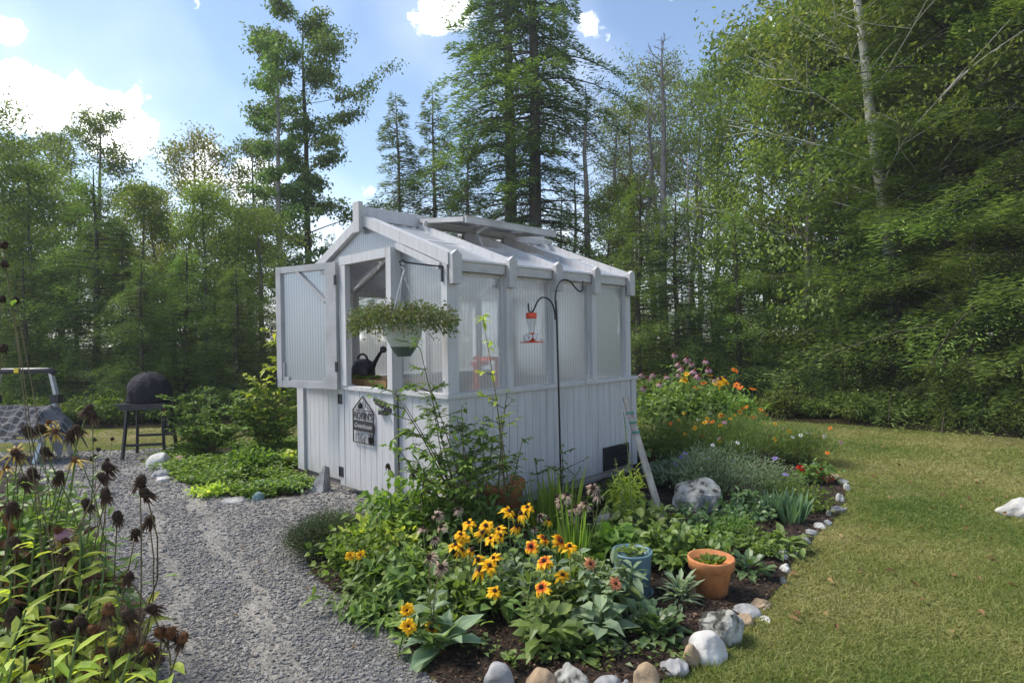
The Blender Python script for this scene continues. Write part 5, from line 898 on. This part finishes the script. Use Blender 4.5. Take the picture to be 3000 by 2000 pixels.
ok = np.sin(x * 7 + np.sin(y * 5) * 2) * np.sin(y * 6 + x) > -.1; x = x[ok]; y = y[ok]; n = len(x); a = rg.random(n) * 6.283
mb.leaf(np.stack([x, y, .015 + .05 * rg.random(n)], -1), np.stack([np.cos(a), np.sin(a), .5 + 0 * a], -1), np.tile([0, 0, 1.], (n, 1)) + runit(rg, n) * .4, .022 + .03 * rg.random(n), .014 + .014 * rg.random(n), bend=.4)
tag(mb.build('low_weeds', 'lf_mid'), kind='stuff')
# --- weedy patch left of the greenhouse
mb = MB(); n = 5200; lo = np.min([(p.x, p.y) for p in gcpts], 0); hi = np.max([(p.x, p.y) for p in gcpts], 0)
x = lo[0] + (hi[0] - lo[0]) * rg.random(n * 3); y = lo[1] + (hi[1] - lo[1]) * rg.random(n * 3); ok = inpoly(x, y, gcpoly); uu = (x - GO.x) * GU.x + (y - GO.y) * GU.y; vv = (x - GO.x) * GV.x + (y - GO.y) * GV.y; ok &= ~((uu > -.02) & (vv < 2.55)); ok &= (np.sin(x * 6 + 2 * np.sin(y * 4)) * np.sin(y * 5 + x * 2) > -.35); x = x[ok]; y = y[ok]; n = len(x)
hgt = .05 + .11 * (np.sin(x * 5) * np.sin(y * 4 + 1) * .5 + .5)
for k in range(3): mb.leaf(np.stack([x + rg.normal(size=n) * .03, y + rg.normal(size=n) * .03, hgt * rg.random(n)], -1), runit(rg, n) * [1, 1, .3] + [0, 0, .5], runit(rg, n) * .4 + [0, 0, 1], .03 + .04 * rg.random(n), .018 + .02 * rg.random(n), bend=.5)
tag(mb.build('ground_cover', 'lf_bright'), kind='stuff')
bush('weed_clump', 'bright green rounded weed clump in the middle of the weedy patch', 'plant', gd(575, 1085), .34, .3, .26, 900, .07, .035, 'lf_bright', 81, nstem=26, stem='stem')
bush('weed_clump', 'lower glossy clump by the corner of the greenhouse near the pointed rock', 'plant', gd(650, 1130), .32, .2, .14, 700, .05, .03, 'lf_mid', 82, nstem=20, stem='stem')
bush('weed_clump', 'yellow-green lobed weed by the flat slate', 'plant', gd(490, 1140), .2, .12, .12, 300, .06, .025, 'lf_gold', 83, nstem=12, stem='stem')
bush('weed_clump', 'yellowish leaves sprouting against the left corner of the greenhouse', 'plant', gd(672, 1070), .12, .12, .2, 90, .08, .06, 'lf_gold', 84, nstem=8, stem='stem')
shrub('currant_bush', 'rounded bush with small bright leaves right of the covered grill', gd(470, 1050), [dp(395 + 13 * i, 930 - 45 * math.sin(i * 1.1 + .6) + 20 * (i % 3) + abs(i - 5) * 3, 7.1 + .12 * (i % 4)) for i in range(14)] + [dp(420 + 22 * i, 985, 7.0) for i in range(8)], 85, L=.06, nsub=16, dens=16, sub=.26)
shrub('currant_bush', 'second looser bush between the rounded bush and the greenhouse', gd(610, 1035), [dp(560 + 16 * i, 905 + 25 * (i % 3), 7.4) for i in range(9)] + [dp(560 + 20 * i, 975, 7.3) for i in range(6)], 86, L=.07, nsub=14, dens=14, sub=.28)
shrub('young_maple', 'tall thin shrub with yellowing leaves just left of the open upper door', gd(640, 1030), [dp(620, 790, 7.2), dp(630, 765, 7.2), dp(610, 850, 7.2), dp(590, 870, 7.3), dp(636, 840, 7.2)], 87, L=.10, leaf='lf_gold', nsub=5, dens=8, sub=.3)
# --- left foreground flowers
def fg(label, base, heads, seed, **k): return clump('coneflower', label, 'flower', base, heads, seed=seed, **k)
A = 'dead'; B_ = 'rustdead'
fg('dead coneflower with three dark hanging heads standing over the gravel path', Vector((-1.75, 2.25, 0)), hd([(A, 249, 1075), (A, 237, 1097, -.05), (A, 243, 1139), (A, 270, 1188), (A, 201, 1159)], 2.1), 101, leaf='lf_mid', L=.13, Wd=.045, nl=3, basal=20, stem='stembrown', fs=1.0, lower=.9, upper=.5)
fg('dead coneflower whose two drooping heads lean furthest over the path', Vector((-1.70, 2.2, 0)), hd([(A, 322, 1108), (A, 336, 1135), (A, 343, 1197, .1), (A, 312, 1224, .1)], 2.05), 102, leaf='lf_gold', L=.14, Wd=.04, nl=3, basal=10, stem='stembrown', fs=1.1, lower=.9, upper=.5)
fg('thick-stemmed coneflower with large brown seed heads at the far left edge', Vector((-1.65, 1.75, 0)), hd([(A, 27, 1168), (A, 75, 1088, .2), (A, 36, 1248), (A, 150, 1270, .1)], 1.75), 103, leaf='lf_mid', L=.14, Wd=.05, nl=5, basal=14, stem='stembrown', fs=1.05)
fg('dark dry coneflower heads in front of the folding ladder, beside two yellow faded blooms', Vector((-2.0, 2.35, 0)), hd([('fadedyellow', 126, 991), ('fadedyellow', 112, 971, .1), (A, 201, 943), (A, 213, 955), (A, 64, 991), (A, 180, 988), (A, 162, 1000), (A, 94, 984)], 2.3), 104, leaf='lf_mid', L=.12, Wd=.04, nl=6, basal=30, stem='stem', fs=1.05)
fg('mixed yellow faded coneflowers and dark heads on the left below the tarp', Vector((-1.95, 2.15, 0)), hd([('fadedyellow', 36, 1039), ('fadedyellow', 15, 1076), ('fadedyellow', 174, 1058), (A, 105, 1039), (A, 40, 1045), (A, 135, 1095), (A, 60, 1110), ('echin', 135, 1218), ('fadedyellow', 150, 1242), (A, 123, 1272)], 2.1), 105, leaf='lf_mid', L=.12, Wd=.04, nl=6, basal=30, stem='stem')
fg('row of rusty orange coneflower seed heads nearest the bottom left corner', Vector((-1.35, 1.75, 0)), hd([(B_, 372, 1452), (B_, 393, 1455), (B_, 417, 1470), (A, 351, 1398), (B_, 345, 1491), (A, 295, 1326, .1)], 1.75), 106, leaf='lf_gold', L=.14, Wd=.045, nl=4, basal=14, stem='stembrown', lower=.9, upper=.35)
fg('cluster of brown coneflower heads on dark thin stems at the bottom left', Vector((-1.4, 1.65, 0)), hd([(B_, 249, 1405), (A, 297, 1416), (A, 135, 1437), (A, 168, 1443), (B_, 219, 1446), (A, 186, 1431), (B_, 300, 1470), (B_, 115, 1488), ('fadedyellow', 230, 1497), (B_, 207, 1539), (A, 28, 1413), (A, 100, 1484), (A, 265, 1500)], 1.65), 107, leaf='lf_gold', L=.14, Wd=.045, nl=4, basal=20, stem='stembrown', lower=.9, upper=.35)
fg('very tall thin stems with small round seed heads rising along the left edge', Vector((-1.78, 1.95, 0)), hd([('bare', 8, 566, 0), ('bare', 12, 610, 0), ('bare', 3, 690, 0), ('bare', 36, 692, 0), ('bare', 8, 802, 0)], 1.95), 108, leaf='lf_mid', L=.1, Wd=.03, nl=2, basal=6, stem='stembrown', fs=1.2, sway=.012, sr=.0018)
fg('sparse thin stalks with tiny dark seed heads beside the path behind the dead coneflowers', Vector((-2.5, 3.4, 0)), hd([('bare', 258, 1009), ('bare', 228, 1033), ('bare', 219, 1048), ('bare', 246, 1057), ('bare', 212, 1055), ('bare', 217, 1010)], 3.3), 109, leaf='lf_mid', L=.1, Wd=.03, nl=1, basal=6, stem='stembrown', sr=.0018)
def lance(label, base, tops, seed, leaf='lf_gold', nl=34, L=.17):
    return clump('phlox', label, 'plant', base, [(None, t) for t in tops], leaf, L, .04, nl, 0, seed=seed, spread=.05, lower=.95, upper=.0, sr=.004)
lance('tall phlox with long pointed yellow-green leaves in front of the path', Vector((-1.35, 1.95, 0)), [dp(185, 1215, 1.9), dp(240, 1290, 1.9), dp(270, 1350, 1.85), dp(215, 1330, 1.8), dp(285, 1420, 1.8)], 111)
lance('upright phlox with broad yellow-green leaves at the left edge', Vector((-1.45, 1.75, 0)), [dp(80, 1225, 1.7), dp(25, 1330, 1.65), dp(60, 1400, 1.6), dp(110, 1420, 1.6), dp(150, 1480, 1.6)], 112)
lance('low yellow-green phlox filling the bottom left corner', Vector((-1.15, 1.55, 0)), [dp(180, 1440, 1.55), dp(240, 1470, 1.55), dp(300, 1500, 1.55), dp(120, 1500, 1.5), dp(40, 1480, 1.5), dp(360, 1530, 1.6)], 113, nl=22)
lance('dark green phlox behind the dead coneflowers on the left', Vector((-1.95, 2.4, 0)), [dp(40, 1100, 2.3), dp(100, 1130, 2.3), dp(150, 1100, 2.3), dp(10, 1160, 2.2), dp(60, 1200, 2.2), dp(130, 1190, 2.2)], 114, leaf='lf_mid', nl=36, L=.12)
bush('leafy_perennial', 'brown and green tangle of dry leaves under the dead coneflowers', 'plant', Vector((-2.08, 2.35, 0)), .44, .45, .86, 5200, .10, .028, 'lf_mid', 115, nstem=50, stem='stembrown')
bush('leafy_perennial', 'dry brown leaves hanging among the stems at the left edge', 'plant', Vector((-1.85, 2.0, 0)), .4, .35, .75, 900, .10, .025, 'lf_brown', 116, nstem=30, stem='stembrown')
bush('leafy_perennial', 'shaded dark green undergrowth in the bottom left corner', 'plant', Vector((-1.62, 1.75, 0)), .36, .35, .40, 1600, .09, .03, 'lf_mid', 117, nstem=40, stem='stembrown')
# ---------------------------------------------------------------- trees
def trunkpath(g, H, lean, wob, k=10):
    t = np.linspace(0, 1, k); P = np.stack([lean[0] * t * H + np.cumsum(g.normal(size=k)) * wob, lean[1] * t * H + np.cumsum(g.normal(size=k)) * wob, t * H], -1); P[:, :2] -= P[0, :2]; return P
def along(P, t):
    i = np.asarray(t) * (len(P) - 1); i0 = np.clip(i.astype(int), 0, len(P) - 2); f = (i - i0)[..., None]; return P[i0] * (1 - f) + P[i0 + 1] * f
def mktree(name, mbs, mats, label=None, cat='tree', loc=(0, 0, 0), group=None):
    root = empty(name, loc, 0, label, cat, group)
    mbs[0].build('trunk', mats[0], root, True); 
    if mbs[1] is not None and mbs[1].n: mbs[1].build('crown', mats[1], root)
    return root
def decid(seed, H, cb, Rr, tr, nleaf, ls, leaf, bark, lean=(0, 0), wob=.05, nlimb=24, prof=None, up=.6, name='broadleaf_tree', sig=.09, bare=0, kind='kite', flatn=.8, nsub=4):
    g = np.random.default_rng(seed); P = trunkpath(g, H, lean, wob); T = MB(); t = np.linspace(0, 1, 10); T.tube(P, tr * (1 - t) ** .8 + .012, 8); prof = prof or (lambda s: (math.sin(math.pi * min(1, s * .85 + .15)) ** .7)); C_ = []
    for i in range(nlimb):
        s = (i + g.random()) / nlimb; z = cb / H + (1 - cb / H) * s * .97; p = along(P, z); a = i * 2.4 + g.normal() * .4; Ln = Rr * prof(s) * (.65 + .5 * g.random()); u = up * (.5 + s)
        q = p + np.array([math.cos(a), math.sin(a), u]) * Ln / math.sqrt(1 + u * u); B2 = stemto(T, p, q, max(.009, tr * (.16 if name == 'birch' else .32) * (1 - z)), .006, .08, g, 6); C_.append(along(B2, (.55 if name == 'birch' else .35) + (.45 if name == 'birch' else .65) * g.random(10)))
        for j in range(nsub):
            s2 = .3 + .6 * g.random(); p2 = along(B2, s2); a2 = a + g.normal() * .9; L2 = Ln * .42 * (.5 + .8 * g.random()); q2 = p2 + np.array([math.cos(a2), math.sin(a2), .2 + .5 * g.random()]) * L2; B3 = stemto(T, p2, q2, .007, .004, .1, g, 4); C_.append(along(B3, .2 + .8 * g.random(10)))
    C_ = np.concatenate(C_); F_ = None
    if nleaf:
        F_ = MB(); k = g.integers(0, len(C_), nleaf); sg = sig * Rr; Q = C_[k] + np.clip(g.normal(size=(nleaf, 3)), -1.7, 1.7) * [sg, sg, sg * .6]; D_ = runit(g, nleaf) * [1, 1, .7] - [0, 0, .15]
        F_.leaf(Q, D_, runit(g, nleaf) + [0, 0, flatn], ls * (.6 + .7 * g.random(nleaf)), ls * .55, kind=kind, bend=.25)
    return mktree(name, (T, F_), (bark, leaf))
def conifer(seed, H, cb, Rr, tr, leaf, bark, levels, per, sprays, sl, sw, droop=.25, name='hemlock', top=.75, jag=.3, lean=(0, 0), upc=.15, prof=None, zj=.05):
    g = np.random.default_rng(seed); P = trunkpath(g, H, lean, .02); T = MB(); t = np.linspace(0, 1, 10); T.tube(P, tr * (1 - t) ** .9 + .01, 8); F_ = MB(); Qs = []; Ds = []; Ls = []
    for i in range(levels):
        s = i / levels; z = (cb + (H - cb) * s) / H
        for j in range(per):
            zz = min(.995, z + g.normal() * .006); p = along(P, zz); a = g.random() * 6.283; Ln = Rr * ((1 - s) ** top if prof is None else prof(s)) * (1 - jag + jag * 2 * g.random() ** 1.5) + .12
            k = 6; tt = np.linspace(0, 1, k)[:, None]; d = np.array([math.cos(a), math.sin(a), 0]); B2 = p + d * Ln * tt + np.array([0, 0, 1.]) * Ln * (upc * (.2 + 1.8 * g.random()) * tt - droop * (.4 + 1.3 * g.random()) * tt ** 2)
            if Ln > .5: T.tube(B2, np.linspace(max(.008, tr * .16), .004, k), 3, cap=False)
            m = max(5, int(sprays * Ln)); u = .12 + .88 * g.random(m) ** .75; q = along(B2, u); sd = np.array([-math.sin(a), math.cos(a), 0]); side = np.where(g.random(m) > .5, 1., -1.)[:, None]
            wdt = .34 * Ln * (1.15 - u)[:, None] * g.random(m)[:, None]; off = sd * side * wdt; q = q + off + d * wdt * .6 + g.normal(size=(m, 3)) * [.02, .02, .02 + zj * Ln] - [0, 0, 1] * wdt * .25
            Qs.append(q); Ds.append(d * .9 + sd * side * .75 + g.normal(size=(m, 3)) * .22 + [0, 0, .04]); Ls.append(np.full(m, 1.))
    Q = np.concatenate(Qs); D_ = np.concatenate(Ds); n = len(Q); F_.leaf(Q, D_, runit(g, n) * .6 + [0, 0, 1], sl * (.5 + .8 * g.random(n)), sw * (.7 + .6 * g.random(n)), bend=.12)
    return mktree(name, (T, F_), (bark, leaf))
def put(root, loc, rz, s, label, group=None, first=[None], name=None, sz=None):
    c = root if not root.get('used') else copy_tree(root); root['used'] = 1
    c.location = (loc[0], loc[1], -.02); c.rotation_euler = (0, 0, rz); c.scale = (s, s, sz or s); c['label'] = label; c['category'] = 'tree'
    if group: c['group'] = group
    return c
def at(x, Y): p = dp(x, 760, Y); return (p.x, p.y)
def hfor(x, ytop, Y): return dp(x, ytop, Y).z
# near right hemlocks
hemA = conifer(201, 10, .15, 2.9, .17, 'lf_hemlock', 'barkdark', 36, 6, 330, .085, .0145, .30, top=.7, jag=.5, zj=.018)
hemB = conifer(202, 10, .1, 2.5, .15, 'lf_hemlock', 'barkdark', 36, 6, 320, .085, .0145, .34, top=.65, jag=.55, zj=.018)
hemC = conifer(203, 5, .1, 1.6, .08, 'lf_hemlock', 'barkdark', 38, 6, 180, .075, .014, .28, top=.7, jag=.45, zj=.03, name='young_hemlock')
put(hemA, at(2330, 9.6), .3, 1.15, 'largest dark hemlock filling the right edge of the picture')
put(hemB, at(2180, 10.0), 1.3, .95, 'feathery hemlock left of the largest one on the right')
put(hemA, at(2520, 8.6), 2.2, 1.1, 'hemlock half outside the frame on the far right')
put(hemC, at(2050, 10.4), 0, 1.05, 'medium hemlock in front of the white birch')
put(hemC, at(1940, 10.9), 2, .85, 'short bushy hemlock beside the dark hollow under the trees')
put(hemC, at(2240, 8.9), 4, .62, 'small hemlock at the lawn edge in front of the largest hemlock')
put(hemC, at(1690, 11.6), 1, .78, 'spreading low hemlock behind the orange flowers')
put(hemC, at(1560, 12.0), 3, .85, 'dim green hemlock behind the pink coneflowers')
put(hemC, at(1470, 12.5), 5, .95, 'hemlock just right of the greenhouse corner')
put(hemB, at(2060, 12.2), 3.4, .62, 'taller hemlock behind the birch trunk')
# birch
birch = decid(210, 11.5, 2.6, 3.1, .115, 24000, .085, 'lf_birch', 'birch', (-.13, 0), .03, 46, up=.7, name='birch', sig=.12, nsub=6, prof=lambda s: 1 - .35 * s)
bl = at(2088, 10.6); put(birch, bl, .0, 1.0, 'white-barked birch with bright green leaves on the right')
mapA = decid(211, 8, .5, 2.4, .09, 17000, .10, 'lf_decid', 'bark', (0, 0), .04, 40, up=.7, sig=.12, nsub=6, name='broadleaf_tree', prof=lambda s: (math.sin(math.pi * (.12 + .85 * s)) ** .6))
mapB = decid(212, 8, .4, 2.0, .08, 17000, .10, 'lf_pale' if 0 else 'lf_birch', 'bark', (.02, 0), .05, 34, up=.8, sig=.13, nsub=6, name='broadleaf_tree', prof=lambda s: (math.sin(math.pi * (.15 + .82 * s)) ** .6))
mapC = decid(213, 9, 1.5, 2.1, .10, 11000, .11, 'lf_decid2', 'bark', (.01, 0), .06, 30, up=.8, sig=.12, nsub=6, name='maple', prof=lambda s: (math.sin(math.pi * (.15 + .82 * s)) ** .6))
mapD = decid(214, 10, 3.0, 1.9, .12, 9000, .12, 'lf_decid', 'bark', (.0, 0), .05, 30, up=.8, sig=.11, nsub=6, name='broadleaf_tree', prof=lambda s: (math.sin(math.pi * (.2 + .75 * s)) ** .6))
thin = decid(215, 12, 4.0, 2.6, .13, 12000, .11, 'lf_birch', 'barkpale', (.0, 0), .10, 34, up=1.1, sig=.10, nsub=6, name='thin_leaved_tree', prof=lambda s: .5 + .5 * math.sin(math.pi * s))
put(mapB, at(1860, 11.5), .4, .95, 'leafy bright tree left of the birch')
put(mapA, at(1960, 13), 2, 1.18, 'dense green tree behind the birch')
put(mapB, at(2230, 12.5), 1.5, 1.25, 'tall yellow-green tree above the hemlocks on the right')
put(mapA, at(2420, 12), 4, 1.3, 'crown of leaves in the top right corner')
put(mapA, at(2090, 15), 1.2, 1.5, 'very tall dense tree rising behind the birch out of the frame')
put(mapB, at(2010, 13.5), 5, 1.45, 'tall light green tree overlapping the left side of the birch crown')
put(mapA, at(2250, 14.5), 2.9, 1.5, 'very tall dense tree behind the hemlocks at the upper right')
put(mapB, at(1760, 14), 3.2, 1.05, 'green tree whose crown ends the open sky on the right')
put(thin, at(1700, 19), 1, hfor(1700, 135, 19) / 12.6, 'slim tree with fine leaves left of the dense crowns')
put(thin, at(1590, 20), 2.6, hfor(1590, 190, 20) / 12.6, 'fine-leaved tree behind the bare dead tree')
put(thin, at(1430, 20), 4, hfor(1430, 235, 20) / 12.6, 'sparse grey-green tree right of the big spruces')
put(thin, at(1530, 24), .3, hfor(1530, 150, 24) / 12.6, 'faint tall tree behind the dead trunks')
put(mapC, at(1395, 17), .3, .62, 'low reddish tree between spruces and dead trunks')
put(mapC, at(1455, 19), 2, .72, 'thin-crowned tree with coppery leaves near the dead trunks')
# dead trees
def dead(seed, H, tr, n, Rr, bark='barkpale', low=.25, lean=(0, 0)):
    g = np.random.default_rng(seed); P = trunkpath(g, H, lean, .05); T = MB(); t = np.linspace(0, 1, 10); T.tube(P, tr * (1 - t) ** .7 + .008, 8)
    for i in range(n):
        z = low + (1 - low) * (i + g.random()) / n * .98; p = along(P, z); a = g.random() * 6.283; L_ = Rr * (1.15 - z) * (.5 + .8 * g.random()) + .25; q = p + np.array([math.cos(a), math.sin(a), .15 + .7 * (z ** 3)]) * L_; B2 = stemto(T, p, q, .016, .005, .1, g, 6)
        for j in range(3):
            p2 = along(B2, .3 + .6 * g.random()); q2 = p2 + nrm(q - p) * L_ * .3 + g.normal(size=3) * .12 * L_; stemto(T, p2, q2, .007, .004, .1, g, 3)
    r = empty('dead_tree', (0, 0, 0)); T.build('trunk', bark, r, True); return r
deadA = dead(221, 11, .17, 80, 1.7); deadB = dead(222, 9, .12, 60, 1.2)
put(deadA, at(1528, 15.5), .0, 1.0 * hfor(1500, 85, 15.5) / 11, 'tall bare dead tree with pale grey trunk and twiggy top')
put(deadB, at(1582, 14), 1, .62, 'short pale broken snag with splintered base')
put(deadA, at(1348, 17), 2, hfor(1345, 190, 17) / 11, 'bare dead tree close to the right side of the big spruces')
put(deadB, at(1612, 17), 3, hfor(1610, 330, 17) / 9, 'dark thin dead trunk right of the tallest dead tree')
put(deadB, at(1325, 19), 4, .75, 'shorter bare trunk leaning behind the greenhouse roof')
put(deadB, at(1418, 18), 1.7, .9, 'thin grey trunk with broken twigs left of the tallest dead tree')
put(deadB, at(1652, 18.5), 2.9, .85, 'grey leafless trunk among the fine-leaved trees')
put(deadA, at(1455, 21), 4.2, .85, 'far bare tree with many fine twigs behind the dead trunks')
put(deadB, at(1500, 18), 5, .95, 'pale forked bare trunk beside the tallest dead tree')
# big spruces behind the roof
spA = conifer(231, 19, 1.0, 2.9, .24, 'lf_conifer', 'bark', 54, 6, 110, .18, .038, .45, name='tall_spruce', zj=.02, top=.5, jag=.45, upc=.12, prof=lambda s: (.55 + .5 * math.sin(s * 9 + 1) ** 2) * (1 - s) ** .35)
spB = conifer(232, 19, 2.0, 2.3, .22, 'lf_conifer', 'barkdark', 48, 6, 100, .18, .038, .5, name='tall_spruce', zj=.02, top=.5, jag=.55, upc=.10, prof=lambda s: (.5 + .5 * math.sin(s * 12) ** 2) * (1 - s) ** .3)
put(spA, at(1172, 18), .5, 1.0, 'giant dark spruce with pale trunk rising out of the frame behind the roof')
put(spB, at(1232, 17), 2.5, 1.0, 'giant spruce with dark trunk and ragged boughs right beside its twin')
spC = conifer(233, 10, .5, 1.9, .13, 'lf_conifer', 'bark', 50, 6, 60, .17, .04, .5, name='spruce', top=.8, jag=.4, upc=.2)
put(spC, at(918, 20), .5, hfor(918, 208, 20) / 10, 'pointed spruce with drooping boughs left of the giant spruces')
put(spC, at(1010, 21), 1.9, hfor(1005, 205, 21) / 10 , 'thinner spruce between the pointed one and the giant spruces')
put(spC, at(1085, 17), 3, hfor(1085, 300, 17) / 10, 'full green spruce below the giant spruce just above the ridge')
put(spC, at(1290, 19), 4, .62, 'low spruce behind the end of the roof vent')
# tall pine left of the greenhouse
pine = decid(241, 12, 2.6, 2.7, .14, 26000, .115, 'lf_pine', 'barkdark', (0, 0), .03, 34, up=.42, name='tall_pine', sig=.062, nsub=5, prof=lambda s: (.75 + .3 * math.sin(s * 11)) * (1 - s * .3), flatn=.3)
pine2 = decid(242, 11, 3.5, 1.9, .12, 11000, .12, 'lf_pine', 'barkpale', (0, 0), .03, 28, up=.5, name='tall_pine', sig=.065, nsub=5, prof=lambda s: (.7 + .3 * math.sin(s * 10)) * (1 - s * .3), flatn=.3)
put(pine, at(704, 18), .0, hfor(700, 32, 18) / 12, 'tall pine with dark trunk and full crown left of the greenhouse roof')
put(pine2, at(655, 17), 1.0, hfor(640, 70, 17) / 11.4, 'tall pine with pale slender trunk twin to the dark-trunked pine')
put(mapD, at(600, 19), 2, hfor(600, 330, 19) / 10, 'rounded tree at the left foot of the tall pines')
put(spC, at(770, 20), 2, .50, 'small evergreen below the right boughs of the tall pine')
# left background
put(mapD, at(222, 19), 0, hfor(222, 268, 19) / 10, 'slender dark tree with visible trunk rising at the upper left')
put(mapD, at(140, 20), 2, hfor(140, 315, 20) / 10, 'tree just left of the slender dark one')
put(mapD, at(35, 17), 1, hfor(40, 330, 17) / 10, 'dense tree in the upper left corner')
put(mapC, at(440, 18), 1, hfor(430, 300, 18) / 9.3, 'tall maple with orange tinted leaves on the left')
put(mapC, at(350, 16), 3, hfor(350, 420, 16) / 9.3, 'shorter maple with turning leaves left of the tall one')
put(mapA, at(510, 17), 5, hfor(510, 520, 17) / 8.2, 'round green tree between maple and pines')
put(mapB, at(330, 13.5), 5, .62, 'light green tree in the middle of the left woods')
put(mapB, at(480, 13), 2, .60, 'broad light green tree behind the covered grill')
put(mapA, at(600, 13), 2, .52, 'leafy tree behind the open upper door')
put(mapB, at(90, 14), 4, .70, 'pale leafy tree behind the folding ladder')
put(mapA, at(-60, 13), 4, .8, 'leafy tree cut by the left edge')
put(hemC, at(215, 12.2), 1, 1.0, 'pale spire-shaped hemlock standing out on the left')
hemD = hemC
put(hemB, at(285, 12.0), 1, .38, 'dark hemlock right of the pale spire')
put(hemC, at(60, 11.6), 3, .62, 'light green shrubby hemlock behind the ladder top')
put(hemC, at(330, 11.0), 4.4, .60, 'low dark hemlock left of the covered grill')
put(hemC, at(430, 11.6), 5.4, .66, 'low dark hemlock behind the covered grill')
put(hemC, at(540, 11.4), .4, .58, 'low hemlock over the rounded bush')
put(hemC, at(640, 11.8), 1.4, .62, 'low hemlock behind the yellowing shrub')
for i, (x, Y, sc_, rz) in enumerate([(1500, 14, .55, 1), (1570, 15, .6, 2.2), (1640, 14, .55, 3.1), (1700, 15.5, .7, 4), (1460, 15, .62, 5), (1760, 13.5, .8, .4), (30, 14.5, .9, 1), (130, 13.5, .7, 2), (400, 14, .7, 3), (500, 15, .75, 4), (580, 15, .7, 5), (670, 14.5, .55, .3), (740, 16, .55, 1.8)]):
    put(hemC, at(x, Y), rz, sc_, 'dim feathery hemlock filling the lower part of the woods', 'hemlocks filling the lower part of the woods')
# infill further back
rr_ = random.Random(77); GI = 'trees filling the woods behind'
k = 0
for Y, xs, scs in ((16, range(-150, 560, 150), (.42, .56)), (22, range(-100, 2500, 150), (.4, .6)), (27, range(-60, 2450, 190), (.5, .7)), (15, range(1480, 2500, 110), (.40, .52))):
    for x in xs:
        pr = (hemC, mapA, mapB, mapC, spC, mapD)[rr_.randrange(6)]; lim = .55 if 600 < x < 1750 else 1
        s = (scs[0] + (scs[1] - scs[0]) * rr_.random()) * lim
        if pr is hemC: s *= 1.7
        put(pr, at(x + rr_.uniform(-35, 35), Y + rr_.uniform(-1.2, 1.2)), rr_.random() * 6, s, 'plain green tree standing behind the others in the shadowy woods', GI)
# low edge shrubs along the woods
GB = 'low green shrubs along the edge of the woods'
eb = None
for i, x in enumerate(list(range(-40, 700, 62)) + list(range(1460, 2420, 58))):
    Y = 10.6 if x < 700 else (10.9 if x < 1800 else 10.4 - (x - 1800) / 600 * 2.2)
    if eb is None:
        eb = bush('edge_shrub', 'low green leafy shrub at the shadowy edge of the woods', 'shrub', Vector((0, 0, 0)), .6, .5, .6, 1500, .08, .04, 'lf_decid', 300, 'kite', 40, 'stembrown', group=GB); c = eb
    else: c = copy_tree(eb)
    p = at(x + rr_.uniform(-15, 15), Y + rr_.uniform(-.3, .3)); c.location = (p[0], p[1], 0); c.rotation_euler = (0, 0, rr_.random() * 6); s = .6 + .6 * rr_.random(); c.scale = (s, s, s * .9)
# ---------------------------------------------------------------- air
hm, hn = newmat('haze'); ho = hn.nodes.new('ShaderNodeOutputMaterial'); hv = hn.nodes.new('ShaderNodeVolumePrincipled')
hv.inputs['Color'].default_value = (.86, .93, 1, 1); hv.inputs['Density'].default_value = .0014; hv.inputs['Anisotropy'].default_value = .2; hn.links.new(hv.outputs[0], ho.inputs['Volume']); M['haze'] = hm
tag(MB().box(-135, 135, -65, 205, -1, 30).build('haze', 'haze'), kind='stuff')
for o in bpy.data.objects:
    if 'used' in o: del o['used']
print('objects', len(bpy.data.objects), 'faces', sum(len(m.polygons) for m in bpy.data.meshes))
